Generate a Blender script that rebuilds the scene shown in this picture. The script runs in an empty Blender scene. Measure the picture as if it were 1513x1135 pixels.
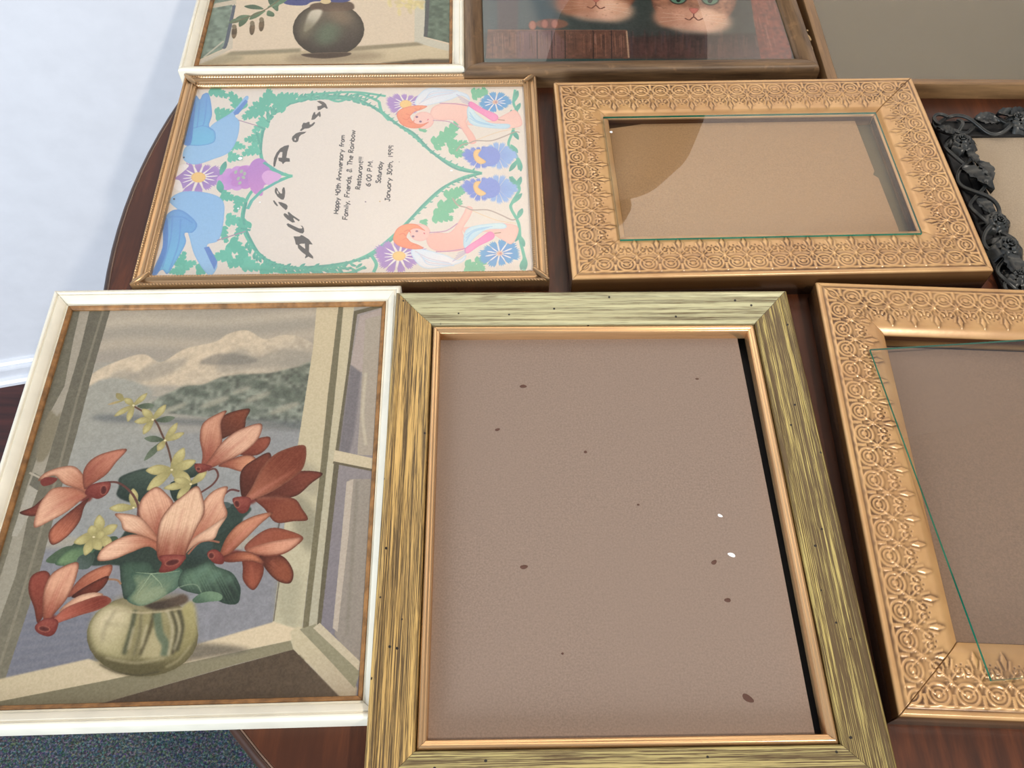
import bpy, bmesh, math, random
import numpy as np
from mathutils import Matrix, Vector
random.seed(7); rng = np.random.default_rng(11)
SC = bpy.context.scene; COL = SC.collection
PI = math.pi

# ------------------------------------------------------------------ camera
FPX, PITCH, ROLL, CH = 1300.0, math.radians(57.5875), math.radians(1.5134), 0.47
Fv = np.array([0, math.cos(PITCH), -math.sin(PITCH)])
_R = np.array([1., 0, 0]); _U = np.cross(_R, Fv)
Rv = math.cos(ROLL)*_R + math.sin(ROLL)*_U
Uv = -math.sin(ROLL)*_R + math.cos(ROLL)*_U
CAM = np.array([0, 0, CH])
cd = bpy.data.cameras.new('camera'); co = bpy.data.objects.new('camera', cd); COL.objects.link(co)
cd.sensor_width = 36; cd.lens = FPX/1513*36; cd.clip_start = .01; cd.clip_end = 50
co.matrix_world = Matrix(((Rv[0], Uv[0], -Fv[0], 0), (Rv[1], Uv[1], -Fv[1], 0), (Rv[2], Uv[2], -Fv[2], CH), (0, 0, 0, 1)))
SC.camera = co

def at(px, py, z=0.0):
    """point of the photograph's pixel on the horizontal plane z"""
    d = Fv*FPX + Rv*(px-756.5) + Uv*(567.5-py)
    return CAM + d*((z-CH)/d[2])

# ------------------------------------------------------------------ light
w = bpy.data.worlds.new('world'); SC.world = w; w.use_nodes = True
w.node_tree.nodes['Background'].inputs[0].default_value = (.80, .86, 1.0, 1)
w.node_tree.nodes['Background'].inputs[1].default_value = .38
def area(name, loc, target, size, power, col, sy=None):
    l = bpy.data.lights.new(name, 'AREA'); l.energy = power; l.color = col; l.size = size
    if sy: l.shape = 'RECTANGLE'; l.size_y = sy
    o = bpy.data.objects.new(name, l); COL.objects.link(o); o.location = loc
    o.rotation_euler = (Vector(target)-Vector(loc)).to_track_quat('-Z', 'Y').to_euler(); return o
area('window_daylight', (-1.0, -1.35, .5), (-.45, .6, -.1), .8, 52, (.80, .89, 1.0), .8)
area('hanging_lamp', (.75, -.35, 1.5), (.1, .4, 0), .06, 17, (1.0, .90, .78))
area('ceiling_lamp', (.25, .75, 1.55), (.15, .4, 0), .3, 2, (1.0, .80, .58))
sp = bpy.data.lights.new('wall_fill_spot', 'SPOT'); sp.energy = 95; sp.color = (1.0, .80, .56); sp.spot_size = math.radians(74); sp.spot_blend = .7; sp.shadow_soft_size = .05  # added unseen spot, brightens the upper wall for its reflection in the glass
so = bpy.data.objects.new('wall_fill_spot', sp); COL.objects.link(so); so.location = (.15, .30, 1.25); so.rotation_euler = (Vector((.18, 1.1, .62))-so.location).to_track_quat('-Z', 'Y').to_euler()
SC.view_settings.view_transform = 'Standard'; SC.view_settings.look = 'None'
SC.view_settings.gamma = 1; SC.view_settings.use_curve_mapping = False
SC.view_settings.exposure = 0.0

# ------------------------------------------------------------------ materials
def lin(c):
    c = np.asarray(c, float)/255.; return np.where(c <= .04045, c/12.92, ((c+.055)/1.055)**2.4)
def L4(c): return tuple(float(v) for v in lin(c))+(1,)
class NM:
    def __init__(s, name):
        s.m = bpy.data.materials.new(name); s.m.use_nodes = True; s.t = s.m.node_tree
        s.b = s.t.nodes['Principled BSDF']
    def n(s, kind, **kw):
        nd = s.t.nodes.new(kind)
        for k, v in kw.items():
            if k.startswith('i_'): nd.inputs[k[2:].replace('_', ' ')].default_value = v
            else: setattr(nd, k, v)
        return nd
    def l(s, a, b): s.t.links.new(a, b)
    def coord(s, kind='Object', scale=(1, 1, 1)):
        c = s.n('ShaderNodeTexCoord'); m = s.n('ShaderNodeMapping'); m.inputs['Scale'].default_value = scale
        s.l(c.outputs[kind], m.inputs['Vector']); return m.outputs[0]
    def noise(s, vec, scale=5, detail=4, rough=.55):
        n = s.n('ShaderNodeTexNoise'); n.inputs['Scale'].default_value = scale; n.inputs['Detail'].default_value = detail
        n.inputs['Roughness'].default_value = rough; s.l(vec, n.inputs['Vector']); return n.outputs['Fac']
    def ramp(s, fac, stops, interp='LINEAR'):
        r = s.n('ShaderNodeValToRGB'); r.color_ramp.interpolation = interp
        while len(r.color_ramp.elements) < len(stops): r.color_ramp.elements.new(.5)
        for e, (p, c) in zip(r.color_ramp.elements, stops): e.position = p; e.color = c if len(c) == 4 else L4(c)
        s.l(fac, r.inputs[0]); return r.outputs[0]
    def mix(s, fac, a, b, blend='MIX'):
        m = s.n('ShaderNodeMix', data_type='RGBA', blend_type=blend)
        if isinstance(fac, float): m.inputs[0].default_value = fac
        else: s.l(fac, m.inputs[0])
        for v, k in ((a, 6), (b, 7)):
            if isinstance(v, tuple): m.inputs[k].default_value = v if len(v) == 4 else L4(v)
            else: s.l(v, m.inputs[k])
        return m.outputs[2]
    def bump(s, h, strength=.3, dist=.001):
        b = s.n('ShaderNodeBump'); b.inputs['Strength'].default_value = strength; b.inputs['Distance'].default_value = dist
        s.l(h, b.inputs['Height']); s.l(b.outputs[0], s.b.inputs['Normal'])
    def col(s, c):
        if isinstance(c, tuple): s.b.inputs['Base Color'].default_value = c if len(c) == 4 else L4(c)
        else: s.l(c, s.b.inputs['Base Color'])
        return s
    def rm(s, rough, metal=0., spec=.5):
        s.b.inputs['Roughness'].default_value = rough; s.b.inputs['Metallic'].default_value = metal
        s.b.inputs['Specular IOR Level'].default_value = spec; return s

def plain(name, c, rough=.5, metal=0., spec=.5, var=.06, scale=60, bump=.1):
    s = NM(name); v = s.coord(); n = s.noise(v, scale)
    c2 = tuple(max(0, x*(1-var*3)) for x in c)
    s.col(s.mix(s.ramp(n, [(.35, (0, 0, 0)), (.7, (255, 255, 255))]), c, c2)).rm(rough, metal, spec)
    if bump: s.bump(n, bump, .0005)
    return s.m

def m_table():
    s = NM('mahogany_veneer'); v = s.coord('Object', (34, 3.5, 3)); n = s.noise(v, 3, 6, .65)
    v2 = s.coord('Object', (1, 1, 1)); n2 = s.noise(v2, 5, 3)
    c = s.ramp(n, [(.3, (38, 19, 10)), (.5, (78, 40, 20)), (.72, (124, 66, 34))])
    c = s.mix(s.ramp(n2, [(.3, (0, 0, 0)), (.7, (255, 255, 255))]), c, (66, 34, 18), 'MIX')
    s.col(c).rm(.38, 0, .35); s.bump(n, .05, .0004); return s.m
def m_goldpaint(name, cover, base, seed):
    """cream gold paint combed over a dark ground; UV.x runs along the rail in metres"""
    s = NM(name)
    def uvn(sx, sy, det, rough):
        m = s.coord('UV', (sx, sy, 1)); add = s.n('ShaderNodeVectorMath', operation='ADD')
        add.inputs[1].default_value = (seed, seed*3.1, 0); s.l(m, add.inputs[0]); return s.noise(add.outputs[0], 1.0, det, rough)
    n, n2, n3 = uvn(17, 2300, 3, .6), uvn(70, 4200, 2, .6), uvn(7, 330, 2, .5)
    def ma(a, k, b):
        x = s.n('ShaderNodeMath', operation='MULTIPLY_ADD'); s.l(a, x.inputs[0]); x.inputs[1].default_value = k; s.l(b, x.inputs[2]); return x.outputs[0]
    t = ma(n3, .45, ma(n2, .45, n)); c0 = 1.05-cover
    f = s.ramp(t, [((c0-.02)*.5, (0, 0, 0)), ((c0+.045)*.5, (255, 255, 255))])
    half = s.n('ShaderNodeMath', operation='MULTIPLY'); s.l(t, half.inputs[0]); half.inputs[1].default_value = .5
    s.l(half.outputs[0], f.node.inputs[0])
    sh = s.n('ShaderNodeTexVoronoi'); sh.inputs['Scale'].default_value = 95; s.l(s.coord('Object'), sh.inputs['Vector'])
    dot = s.ramp(sh.outputs['Distance'], [(.06, (255, 255, 255)), (.085, (0, 0, 0))])
    b2 = tuple(v*.84 for v in base)
    bc = s.mix(s.ramp(n3, [(.35, (0, 0, 0)), (.65, (255, 255, 255))]), base, b2)
    dk = s.mix(n2, (58, 42, 24), (112, 90, 54))
    c = s.mix(f, bc, dk); c = s.mix(dot, c, (22, 16, 12))
    s.col(c).rm(.40, .10, .5)
    inv = s.n('ShaderNodeMath', operation='SUBTRACT'); inv.inputs[0].default_value = 1; s.l(f, inv.inputs[1])
    s.bump(inv.outputs[0], .35, .0005); return s.m
def m_filigree():
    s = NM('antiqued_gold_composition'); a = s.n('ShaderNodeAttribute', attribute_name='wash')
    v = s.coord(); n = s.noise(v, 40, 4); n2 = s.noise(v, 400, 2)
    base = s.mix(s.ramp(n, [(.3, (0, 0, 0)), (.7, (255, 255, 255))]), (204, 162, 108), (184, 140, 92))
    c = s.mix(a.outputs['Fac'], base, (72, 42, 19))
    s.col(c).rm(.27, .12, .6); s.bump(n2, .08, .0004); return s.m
def m_board(name, c, var=.05):
    s = NM(name); v = s.coord('Object', (1, 1, 1)); n = s.noise(v, 900, 3, .7); n2 = s.noise(v, 9, 3)
    vf = s.coord('Object', (1600, 160, 1)); n3 = s.noise(vf, 1, 2)
    c2 = tuple(x*(1-3.2*var) for x in c); c3 = tuple(x*.93 for x in c)
    k = s.mix(s.ramp(n, [(.3, (0, 0, 0)), (.7, (255, 255, 255))]), c, c2)
    k = s.mix(s.ramp(n2, [(.35, (0, 0, 0)), (.65, (255, 255, 255))]), k, s.mix(.5, k, c3))
    k = s.mix(s.ramp(n3, [(.45, (0, 0, 0)), (.75, (90, 90, 90))]), k, c2)
    s.col(k).rm(.8, 0, .25); s.bump(n, .06, .0003); return s.m
def m_wood(name, a, b, sc=(14, 160, 14), rough=.45):
    s = NM(name); v = s.coord('UV', (sc[0], sc[1], 1)); n = s.noise(v, 1, 6, .65)
    v2 = s.coord('UV', (90, 90, 1)); n2 = s.noise(v2, 1, 3)
    c = s.ramp(n, [(.3, a), (.65, b)]); c = s.mix(s.ramp(n2, [(.62, (0, 0, 0)), (.70, (120, 120, 120))]), c, (176, 132, 88))
    s.col(c).rm(rough, 0, .4); s.bump(n, .15, .0005); return s.m
def m_metal(name, c, rough=.3, c2=None):
    s = NM(name); v = s.coord('UV', (30, 400, 1)); n = s.noise(v, 1, 3)
    s.col(s.mix(n, c, c2 or tuple(x*.78 for x in c))).rm(rough, .72, .5); return s.m
def m_glass(name, tint=(254, 254, 253)):
    """thin pane: see-through with a mirror sheen that grows at grazing angles (both faces' worth)"""
    m = bpy.data.materials.new(name); m.use_nodes = True; t = m.node_tree; t.nodes.clear(); N = t.nodes.new; K = t.links.new
    o = N('ShaderNodeOutputMaterial'); mx = N('ShaderNodeMixShader'); g_ = N('ShaderNodeNewGeometry')
    d = N('ShaderNodeVectorMath'); d.operation = 'DOT_PRODUCT'; K(g_.outputs['Incoming'], d.inputs[0]); K(g_.outputs['Normal'], d.inputs[1])
    def mt(op, a, b=None, c=None):
        x = N('ShaderNodeMath'); x.operation = op
        for i, v in enumerate((a, b, c)):
            if v is None: continue
            if isinstance(v, (int, float)): x.inputs[i].default_value = v
            else: K(v, x.inputs[i])
        return x.outputs[0]
    f = mt('MULTIPLY_ADD', mt('POWER', mt('SUBTRACT', 1.0, mt('ABSOLUTE', d.outputs['Value'])), 4.0), .9, .085)
    tr = N('ShaderNodeBsdfTransparent'); tr.inputs[0].default_value = L4(tint)
    g = N('ShaderNodeBsdfGlossy'); g.inputs['Roughness'].default_value = .015
    K(f, mx.inputs[0]); K(tr.outputs[0], mx.inputs[1]); K(g.outputs[0], mx.inputs[2]); K(mx.outputs[0], o.inputs[0]); return m
def m_clear(name, tint=(252, 253, 252)):
    m = bpy.data.materials.new(name); m.use_nodes = True; t = m.node_tree; t.nodes.clear()
    o = t.nodes.new('ShaderNodeOutputMaterial'); tr = t.nodes.new('ShaderNodeBsdfTransparent'); tr.inputs[0].default_value = L4(tint)
    t.links.new(tr.outputs[0], o.inputs[0]); return m
def m_carpet():
    s = NM('blue_grey_carpet'); v = s.coord(); n = s.noise(v, 330, 4, .75)
    x = s.n('ShaderNodeTexVoronoi'); x.inputs['Scale'].default_value = 420; s.l(v, x.inputs['Vector'])
    c = s.ramp(n, [(.28, (20, 24, 26)), (.5, (66, 76, 80)), (.72, (142, 146, 140))])
    c = s.mix(.34, c, x.outputs['Color'], 'OVERLAY'); s.col(c).rm(.95, 0, .1); s.bump(n, .8, .004); return s.m
def m_floor():
    s = NM('dark_red_floorboards'); v = s.coord('Object', (2, 26, 1)); n = s.noise(v, 3, 5)
    s.col(s.ramp(n, [(.3, (40, 18, 16)), (.7, (84, 36, 28))])).rm(.3, 0, .5); return s.m
def m_ink(name, c, rough=.7): return plain(name, c, rough, 0, .2, 0., 50, 0)

M = dict(
    table=m_table(), table_edge=plain('dark_table_edge', (62, 36, 22), .4), inlay=plain('pale_inlay', (120, 92, 74), .4),
    wall=plain('white_wall_paint', (228, 229, 232), .7, 0, .3, .008, 30, .03), base=plain('white_gloss_paint', (232, 234, 238), .3, 0, .5, .01),
    floor=m_floor(), carpet=m_carpet(),
    gold_left=m_goldpaint('gold_paint_left_tone', .115, (212, 174, 104), 1.3), gold_top=m_goldpaint('gold_paint_top_tone', .035, (190, 184, 142), 5.7),  # base tone per rail includes how it catches light; streak wear differs too
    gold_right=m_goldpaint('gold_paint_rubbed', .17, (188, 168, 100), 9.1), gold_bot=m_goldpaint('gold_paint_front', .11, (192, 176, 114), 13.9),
    liner=m_metal('polished_gold_liner', (236, 190, 138), .26), brass=m_metal('brass', (198, 164, 124), .30, (158, 126, 90)),
    filigree=m_filigree(), cream=plain('cream_lacquer', (232, 226, 206), .32, 0, .5, .02, 40, .05),
    lip=plain('worn_gold_lip', (160, 114, 66), .5, .1, .4, .12, 160, .2),
    kraft=m_board('kraft_board', (150, 130, 115)), kraft2=m_board('tan_board', (176, 138, 98)), kraft3=m_board('grey_brown_board', (150, 124, 104)),
    pale=m_board('pale_board', (176, 158, 134)), olive=m_board('olive_board', (112, 98, 68), .06),
    darkwood=m_wood('dark_oak', (58, 42, 28), (124, 96, 66)), dullwood=m_wood('dull_gilt_wood', (104, 78, 50), (146, 112, 74)),
    pewter=plain('charcoal_resin', (60, 62, 60), .36, .15, .5, .12, 120, .2), pewter2=plain('charcoal_resin_back', (30, 30, 30), .6),
    under_dark=plain('dark_under_sheet', (42, 38, 38), .7), glass=m_glass('clear_glass'), glass_back=m_clear('clear_glass_underside'),
    glass_edge=plain('green_glass_edge', (20, 112, 88), .2), stain=m_ink('brown_stain', (92, 66, 56)), fleck=m_ink('white_fleck', (240, 240, 240)),
    urn_bronze=plain('added_urn_bronze', (38, 28, 20), .5),
)

# ------------------------------------------------------------------ object helpers
def empty(name, loc=(0, 0, 0), rz=0.):
    o = bpy.data.objects.new(name, None); COL.objects.link(o); o.location = loc; o.rotation_euler = (0, 0, rz); o.empty_display_size = .05
    return o
def tag(o, label, cat, group=None):
    o['label'] = label; o['category'] = cat
    if group: o['group'] = group
    return o
def mesh_obj(name, verts, faces, mat, parent=None, smooth=True, uv=None, label=None, kind=None):
    me = bpy.data.meshes.new(name); me.from_pydata([tuple(v) for v in verts] if not isinstance(verts, np.ndarray) else verts.tolist(), [], faces if isinstance(faces, list) else faces.tolist()); me.update()
    if smooth: me.shade_smooth()
    if uv is not None:
        ul = me.uv_layers.new(name='UVMap'); li = np.empty(len(me.loops), dtype=np.int32); me.loops.foreach_get('vertex_index', li)
        ul.data.foreach_set('uv', np.asarray(uv, float)[li].ravel())
    for mm in (mat if isinstance(mat, list) else [mat]): me.materials.append(mm)
    o = bpy.data.objects.new(name, me); COL.objects.link(o)
    if parent: o.parent = parent
    if label: o['label'] = label
    if kind: o['kind'] = kind
    return o
def box(name, c, s, mat, parent=None, bevel=0., label=None, kind=None, rz=0.):
    bm = bmesh.new(); bmesh.ops.create_cube(bm, size=1)
    bmesh.ops.scale(bm, vec=s, verts=bm.verts)
    if bevel: bmesh.ops.bevel(bm, geom=bm.edges[:], offset=bevel, segments=2, affect='EDGES')
    if rz: bmesh.ops.rotate(bm, cent=(0, 0, 0), matrix=Matrix.Rotation(rz, 3, 'Z'), verts=bm.verts)
    bmesh.ops.translate(bm, vec=c, verts=bm.verts)
    me = bpy.data.meshes.new(name); bm.to_mesh(me); bm.free(); me.materials.append(mat)
    o = bpy.data.objects.new(name, me); COL.objects.link(o)
    if parent: o.parent = parent
    if label: o['label'] = label
    if kind: o['kind'] = kind
    return o
def grid_faces(nu, ns, close_u=False):
    i = np.arange(ns-1)[:, None]; j = np.arange(nu if close_u else nu-1)[None, :]; j2 = (j+1) % nu
    a = i*nu+j; b = i*nu+j2; c = (i+1)*nu+j2; d = (i+1)*nu+j
    return np.stack([a, b, c, d], -1).reshape(-1, 4)
def smooth_prof(P, n=3):
    """Catmull-Rom through profile points"""
    P = np.array(P, float); out = []
    for i in range(len(P)-1):
        p0, p1, p2, p3 = P[max(i-1, 0)], P[i], P[i+1], P[min(i+2, len(P)-1)]
        for k in range(n):
            t = k/n; out.append(.5*((2*p1)+(-p0+p2)*t+(2*p0-5*p1+4*p2-p3)*t*t+(-p0+3*p1-3*p2+p3)*t**3))
    out.append(P[-1]); return out
def rail(name, side, W, H, prof, mat, parent, ds=None, hfun=None, gap=.00012, closed=True, label=None, attr=None, smooth=False, kind=None, gaps=None):
    """one mitred rail; prof = [(u inward from outer edge, z)], closed around the section. side 0 bottom 1 right 2 top 3 left"""
    L, D = (W, H) if side in (0, 2) else (H, W)
    P = np.array(prof, float); nu = len(P); ns = 2 if ds is None else max(2, int(L/ds)+1)
    t = np.linspace(-1, 1, ns)[:, None]; u = P[None, :, 0]
    g0, g1 = (gaps or (gap, gap))
    half = np.where(t < 0, L/2-u-g0, L/2-u-g1)
    X = t*half; Y = -D/2+u+0*t; Z = P[None, :, 1]+0*t
    wash = None
    if hfun:
        dz, wash = hfun(X, u+0*t, L, side); Z = Z+dz
    ang = {0: 0, 1: PI/2, 2: PI, 3: -PI/2}[side]
    V = np.stack([math.cos(ang)*X-math.sin(ang)*Y, math.sin(ang)*X+math.cos(ang)*Y, Z], -1).reshape(-1, 3)
    F = grid_faces(nu, ns, closed)[:, ::-1]
    arc = np.concatenate([[0], np.cumsum(np.hypot(*np.diff(P, axis=0).T))])[None, :]+0*X
    uv = np.stack([X+side*1.7, arc], -1).reshape(-1, 2)
    F = F.tolist()
    if closed:
        F.append(list(range(nu))); F.append(list(range((ns-1)*nu, ns*nu))[::-1])
    o = mesh_obj(name, V, F, mat, parent, smooth, uv, label, kind)
    if wash is not None:
        a = o.data.attributes.new('wash', 'FLOAT', 'POINT'); a.data.foreach_set('value', wash.ravel().astype(np.float32))
    return o
def autosmooth(o, ang=35):
    me = o.data; me.shade_smooth()
    try: me.set_sharp_from_angle(angle=math.radians(ang))
    except Exception: pass
def plate(name, W, H, z0, z1, mat, parent, cx=0, cy=0, label=None, rz=0., bevel=0.):
    return box(name, (cx, cy, (z0+z1)/2), (W, H, z1-z0), mat, parent, bevel, label, None, rz)
def glass_plate(name, W, H, z, th, parent, cx=0, cy=0, rz=0., label=None):
    o = plate(name, W, H, z, z+th, M['glass'], parent, cx, cy, label, rz)
    o.data.materials.append(M['glass_edge']); o.data.materials.append(M['glass_back'])
    for p in o.data.polygons:
        p.material_index = 1 if abs(p.normal.z) < .5 else (2 if p.normal.z < 0 else 0)
    return o
def disc(name, x, y, z, rx, ry, ang, mat, parent, n=12, th=.0002, wob=.07):
    bm = bmesh.new(); vs = []
    for i in range(n):
        a = 2*PI*i/n; k = 1+wob*math.sin(3*a+x*900); px, py = rx*k*math.cos(a), ry*k*math.sin(a)
        vs.append((x+px*math.cos(ang)-py*math.sin(ang), y+px*math.sin(ang)+py*math.cos(ang)))
    V = [(a, b, z) for a, b in vs]+[(x+(a-x)*.7, y+(b-y)*.7, z+th) for a, b in vs]
    F = [[i, (i+1) % n, n+(i+1) % n, n+i] for i in range(n)]+[list(range(n, 2*n))]
    bm.free(); return mesh_obj(name, V, F, mat, parent)

# ------------------------------------------------------------------ painter for the flat prints
def cr(P, n=6, closed=True):
    P = np.array(P, float); m = len(P); out = []
    for i in range(m if closed else m-1):
        g = (lambda k: P[k % m]) if closed else (lambda k: P[min(max(k, 0), m-1)])
        p0, p1, p2, p3 = g(i-1), g(i), g(i+1), g(i+2)
        for k in range(n):
            t = k/n; out.append(.5*((2*p1)+(-p0+p2)*t+(2*p0-5*p1+4*p2-p3)*t*t+(-p0+3*p1-3*p2+p3)*t**3))
    if not closed: out.append(P[-1])
    return np.array(out)
def blur(a, r):
    r = max(1, int(r)); k = 2*r+1
    for ax in (0, 1):
        for _ in range(2):
            p = np.concatenate([np.repeat(np.take(a, [0], ax), r+1, ax), a, np.repeat(np.take(a, [-1], ax), r, ax)], ax)
            c = np.cumsum(p, axis=ax, dtype=np.float64)
            n = a.shape[ax]; a = (np.take(c, range(k, k+n), ax)-np.take(c, range(0, n), ax))/k
    return a
def vnoise(h, w, cell, seed=0, cy=None):
    cy = cy or cell; r = np.random.default_rng(seed); gh, gw = int(h/cy)+3, int(w/cell)+3; g = r.random((gh, gw))
    y = np.arange(h)/cy; x = np.arange(w)/cell; yi = y.astype(int); xi = x.astype(int); fy = (y-yi)[:, None]; fx = (x-xi)[None, :]
    fy = fy*fy*(3-2*fy); fx = fx*fx*(3-2*fx)
    a = g[yi][:, xi]; b = g[yi][:, xi+1]; c = g[yi+1][:, xi]; d = g[yi+1][:, xi+1]
    return (a*(1-fx)+b*fx)*(1-fy)+(c*(1-fx)+d*fx)*fy
class Paint:
    """canvas of a print lying in a frame: cx, cy, theta, W, H (m), z. Drawing coordinates are the photograph's, turned into paper coordinates."""
    def __init__(s, cx, cy, th, W, H, z, res=4000, bg=(200, 180, 150)):
        s.cx, s.cy, s.th, s.W, s.H, s.z, s.res = cx, cy, th, W, H, z, res
        s.w, s.h = int(W*res), int(H*res); s.org = (0, 0); s.sc = 1.; s.k = s.local(); s.a = np.zeros((s.h, s.w, 3)); s.a[:] = bg
        s.org = (0, 0); s.sc = 1.
    def local(s):
        d = Fv*FPX; c, n = math.cos(s.th), math.sin(s.th); C = np.array([s.cx, s.cy, s.z])-CAM; z = C@Fv
        px = 756.5+FPX*(C@Rv)/z; py = 567.5-FPX*(C@Uv)/z; Q = s.uv([(px, py), (px+4, py), (px, py+4)])
        a, b = Q[1]-Q[0], Q[2]-Q[0]; return math.sqrt(abs(a[0]*b[1]-a[1]*b[0]))/4
    def zoom(s, x, y, k): s.org = (x, y); s.sc = k; return s
    def uv(s, P):
        P = np.atleast_2d(np.asarray(P, float)); px = s.org[0]+P[:, 0]/s.sc; py = s.org[1]+P[:, 1]/s.sc
        d = Fv[None]*FPX+Rv[None]*(px-756.5)[:, None]+Uv[None]*(567.5-py)[:, None]
        q = CAM[None]+d*((s.z-CH)/d[:, 2])[:, None]; q = q[:, :2]-np.array([s.cx, s.cy])
        c, n = math.cos(s.th), math.sin(s.th); x = c*q[:, 0]+n*q[:, 1]; y = -n*q[:, 0]+c*q[:, 1]
        return np.stack([(x+s.W/2)*s.res, (s.H/2-y)*s.res], -1)       # canvas, y down
    def mask(s, Q, pad=2):
        x0 = max(0, int(Q[:, 0].min())-pad); x1 = min(s.w, int(Q[:, 0].max())+pad+1)
        y0 = max(0, int(Q[:, 1].min())-pad); y1 = min(s.h, int(Q[:, 1].max())+pad+1)
        if x1 <= x0 or y1 <= y0: return None
        xs = x0+(np.arange((x1-x0)*2)+.5)/2; ys = y0+(np.arange((y1-y0)*2)+.5)/2
        ins = np.zeros((len(ys), len(xs)), bool); n = len(Q)
        for i in range(n):
            ax, ay = Q[i]; bx, by = Q[(i+1) % n]
            if ay == by: continue
            lo, hi = (ay, by) if ay < by else (by, ay)
            r = np.nonzero((ys >= lo) & (ys < hi))[0]
            if len(r) == 0: continue
            xc = ax+(ys[r]-ay)*(bx-ax)/(by-ay); ins[r] ^= xs[None, :] > xc[:, None]
        m = ins.reshape(y1-y0, 2, x1-x0, 2).mean((1, 3)); return m, x0, y0, x1, y1
    def comp(s, m, box, colr, alpha=1.):
        x0, y0, x1, y1 = box; A = s.a[y0:y1, x0:x1]; k = (m*alpha)[..., None]; A[:] = A*(1-k)+np.asarray(colr)*k
    def raw(s, Q, c, c2=None, ga=None, gb=None, alpha=1., soft=0, edge=None, ew=5, streak=0, tex=0):
        pad = 2+int(3*soft); r = s.mask(Q, pad)
        if r is None: return
        m, x0, y0, x1, y1 = r; hard = m
        if soft: m = blur(m, soft)
        C = np.zeros(m.shape+(3,)); C[:] = c
        if c2 is not None:
            if ga is None: ga, gb = Q[np.argmin(Q[:, 1])], Q[np.argmax(Q[:, 1])]
            yy, xx = np.mgrid[y0:y1, x0:x1]; d = np.array(gb)-np.array(ga)
            t = np.clip(((xx-ga[0])*d[0]+(yy-ga[1])*d[1])/max(d@d, 1e-6), 0, 1); t = t*t*(3-2*t)
            if streak:
                e = (-(xx-ga[0])*d[1]+(yy-ga[1])*d[0])/math.sqrt(max(d@d, 1e-6)); t = np.clip(t+streak*np.sin(e*.9+3*np.sin(e*.23))*(.4+t*.6), 0, 1)
            C = C*(1-t[..., None])+np.asarray(c2, float)*t[..., None]
        if edge is not None:
            b = blur(hard, ew); k = np.clip((1-b)*1.7, 0, 1)[..., None]; C = C*(1-k)+np.asarray(edge, float)*k
        if tex: C = C*(1+tex*(vnoise(m.shape[0], m.shape[1], 9, int(x0+y0))-.5))[..., None]
        s.comp(m, (x0, y0, x1, y1), C, alpha)
    def poly(s, P, c, c2=None, g=None, sm=True, **k):
        if g is not None: g = s.uv(g)
        Q = s.uv(P); Q = cr(Q, 6) if sm else Q
        s.raw(Q, c, c2, *(g if g is not None else (None, None)), **k)
    def line(s, P, wd, c, sm=True, taper=0, **k):
        Q = s.uv(P); Q = cr(Q, 6, False) if (sm and len(Q) > 2) else Q
        d = np.gradient(Q, axis=0) if len(Q) > 2 else np.repeat((Q[1]-Q[0])[None], 2, 0)
        n = np.stack([-d[:, 1], d[:, 0]], -1); n /= np.maximum(np.linalg.norm(n, axis=1, keepdims=True), 1e-6)
        wv = wd/s.sc*s.k*.5*np.ones(len(Q))
        if taper: wv *= 1-taper*np.linspace(0, 1, len(Q))
        s.raw(np.concatenate([Q+n*wv[:, None], (Q-n*wv[:, None])[::-1]]), c, **k)
    def petal(s, base, tip, wd, c, c2, bend=0., **k):
        b, t = s.uv([base])[0], s.uv([tip])[0]; d = t-b; n = np.array([-d[1], d[0]]); kk = s.k/s.sc/max(np.linalg.norm(d), 1e-6); wd = wd*kk*.5; bend = bend*kk
        P = []
        for f, ww in ((0, .25), (.25, .75), (.55, 1), (.8, .7), (1, .04), (.8, -.7), (.55, -1), (.25, -.75), (0, -.25)):
            P.append(b+d*f+n*(ww*wd+bend*math.sin(f*PI)))
        s.raw(cr(P, 5), c, c2, b, t, **k)
    def radial(s, cx, cy, r, n, wr, c, c2=None, r0=0., jag=0, ph=0., sq=1., **k):
        o = s.uv([(cx, cy)])[0]; R = r/s.sc*s.k
        for i in range(n):
            a = 2*PI*i/n+ph; rr = R*(1+.12*math.sin(5*i)); d = np.array([math.cos(a), math.sin(a)*sq]); nn = np.array([-d[1], d[0]])
            w_ = rr*wr
            if jag:
                P = [o+d*rr*r0, o+d*rr*.72-nn*w_, o+d*rr*.92-nn*w_*.95, o+d*rr*.84-nn*w_*.45, o+d*rr-nn*w_*.3, o+d*rr*.86, o+d*rr+nn*w_*.35, o+d*rr*.84+nn*w_*.5, o+d*rr*.94+nn*w_*.95, o+d*rr*.7+nn*w_]
                s.raw(np.array(P), c, c2, o, o+d*rr, **k)
            else:
                P = [o+d*rr*r0, o+d*rr*.5-nn*w_*.8, o+d*rr*.85-nn*w_*.8, o+d*rr, o+d*rr*.85+nn*w_*.8, o+d*rr*.5+nn*w_*.8]
                s.raw(cr(P, 4), c, c2, o, o+d*rr, **k)
    def ell(s, cx, cy, rx, ry, c, ang=0., c2=None, **k):
        P = [(cx+rx*math.cos(t)*math.cos(ang)-ry*math.sin(t)*math.sin(ang), cy+rx*math.cos(t)*math.sin(ang)+ry*math.sin(t)*math.cos(ang)) for t in np.linspace(0, 2*PI, 28)[:-1]]
        g = k.pop('g', None); s.poly(P, c, c2, g, sm=False, **k)
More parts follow.
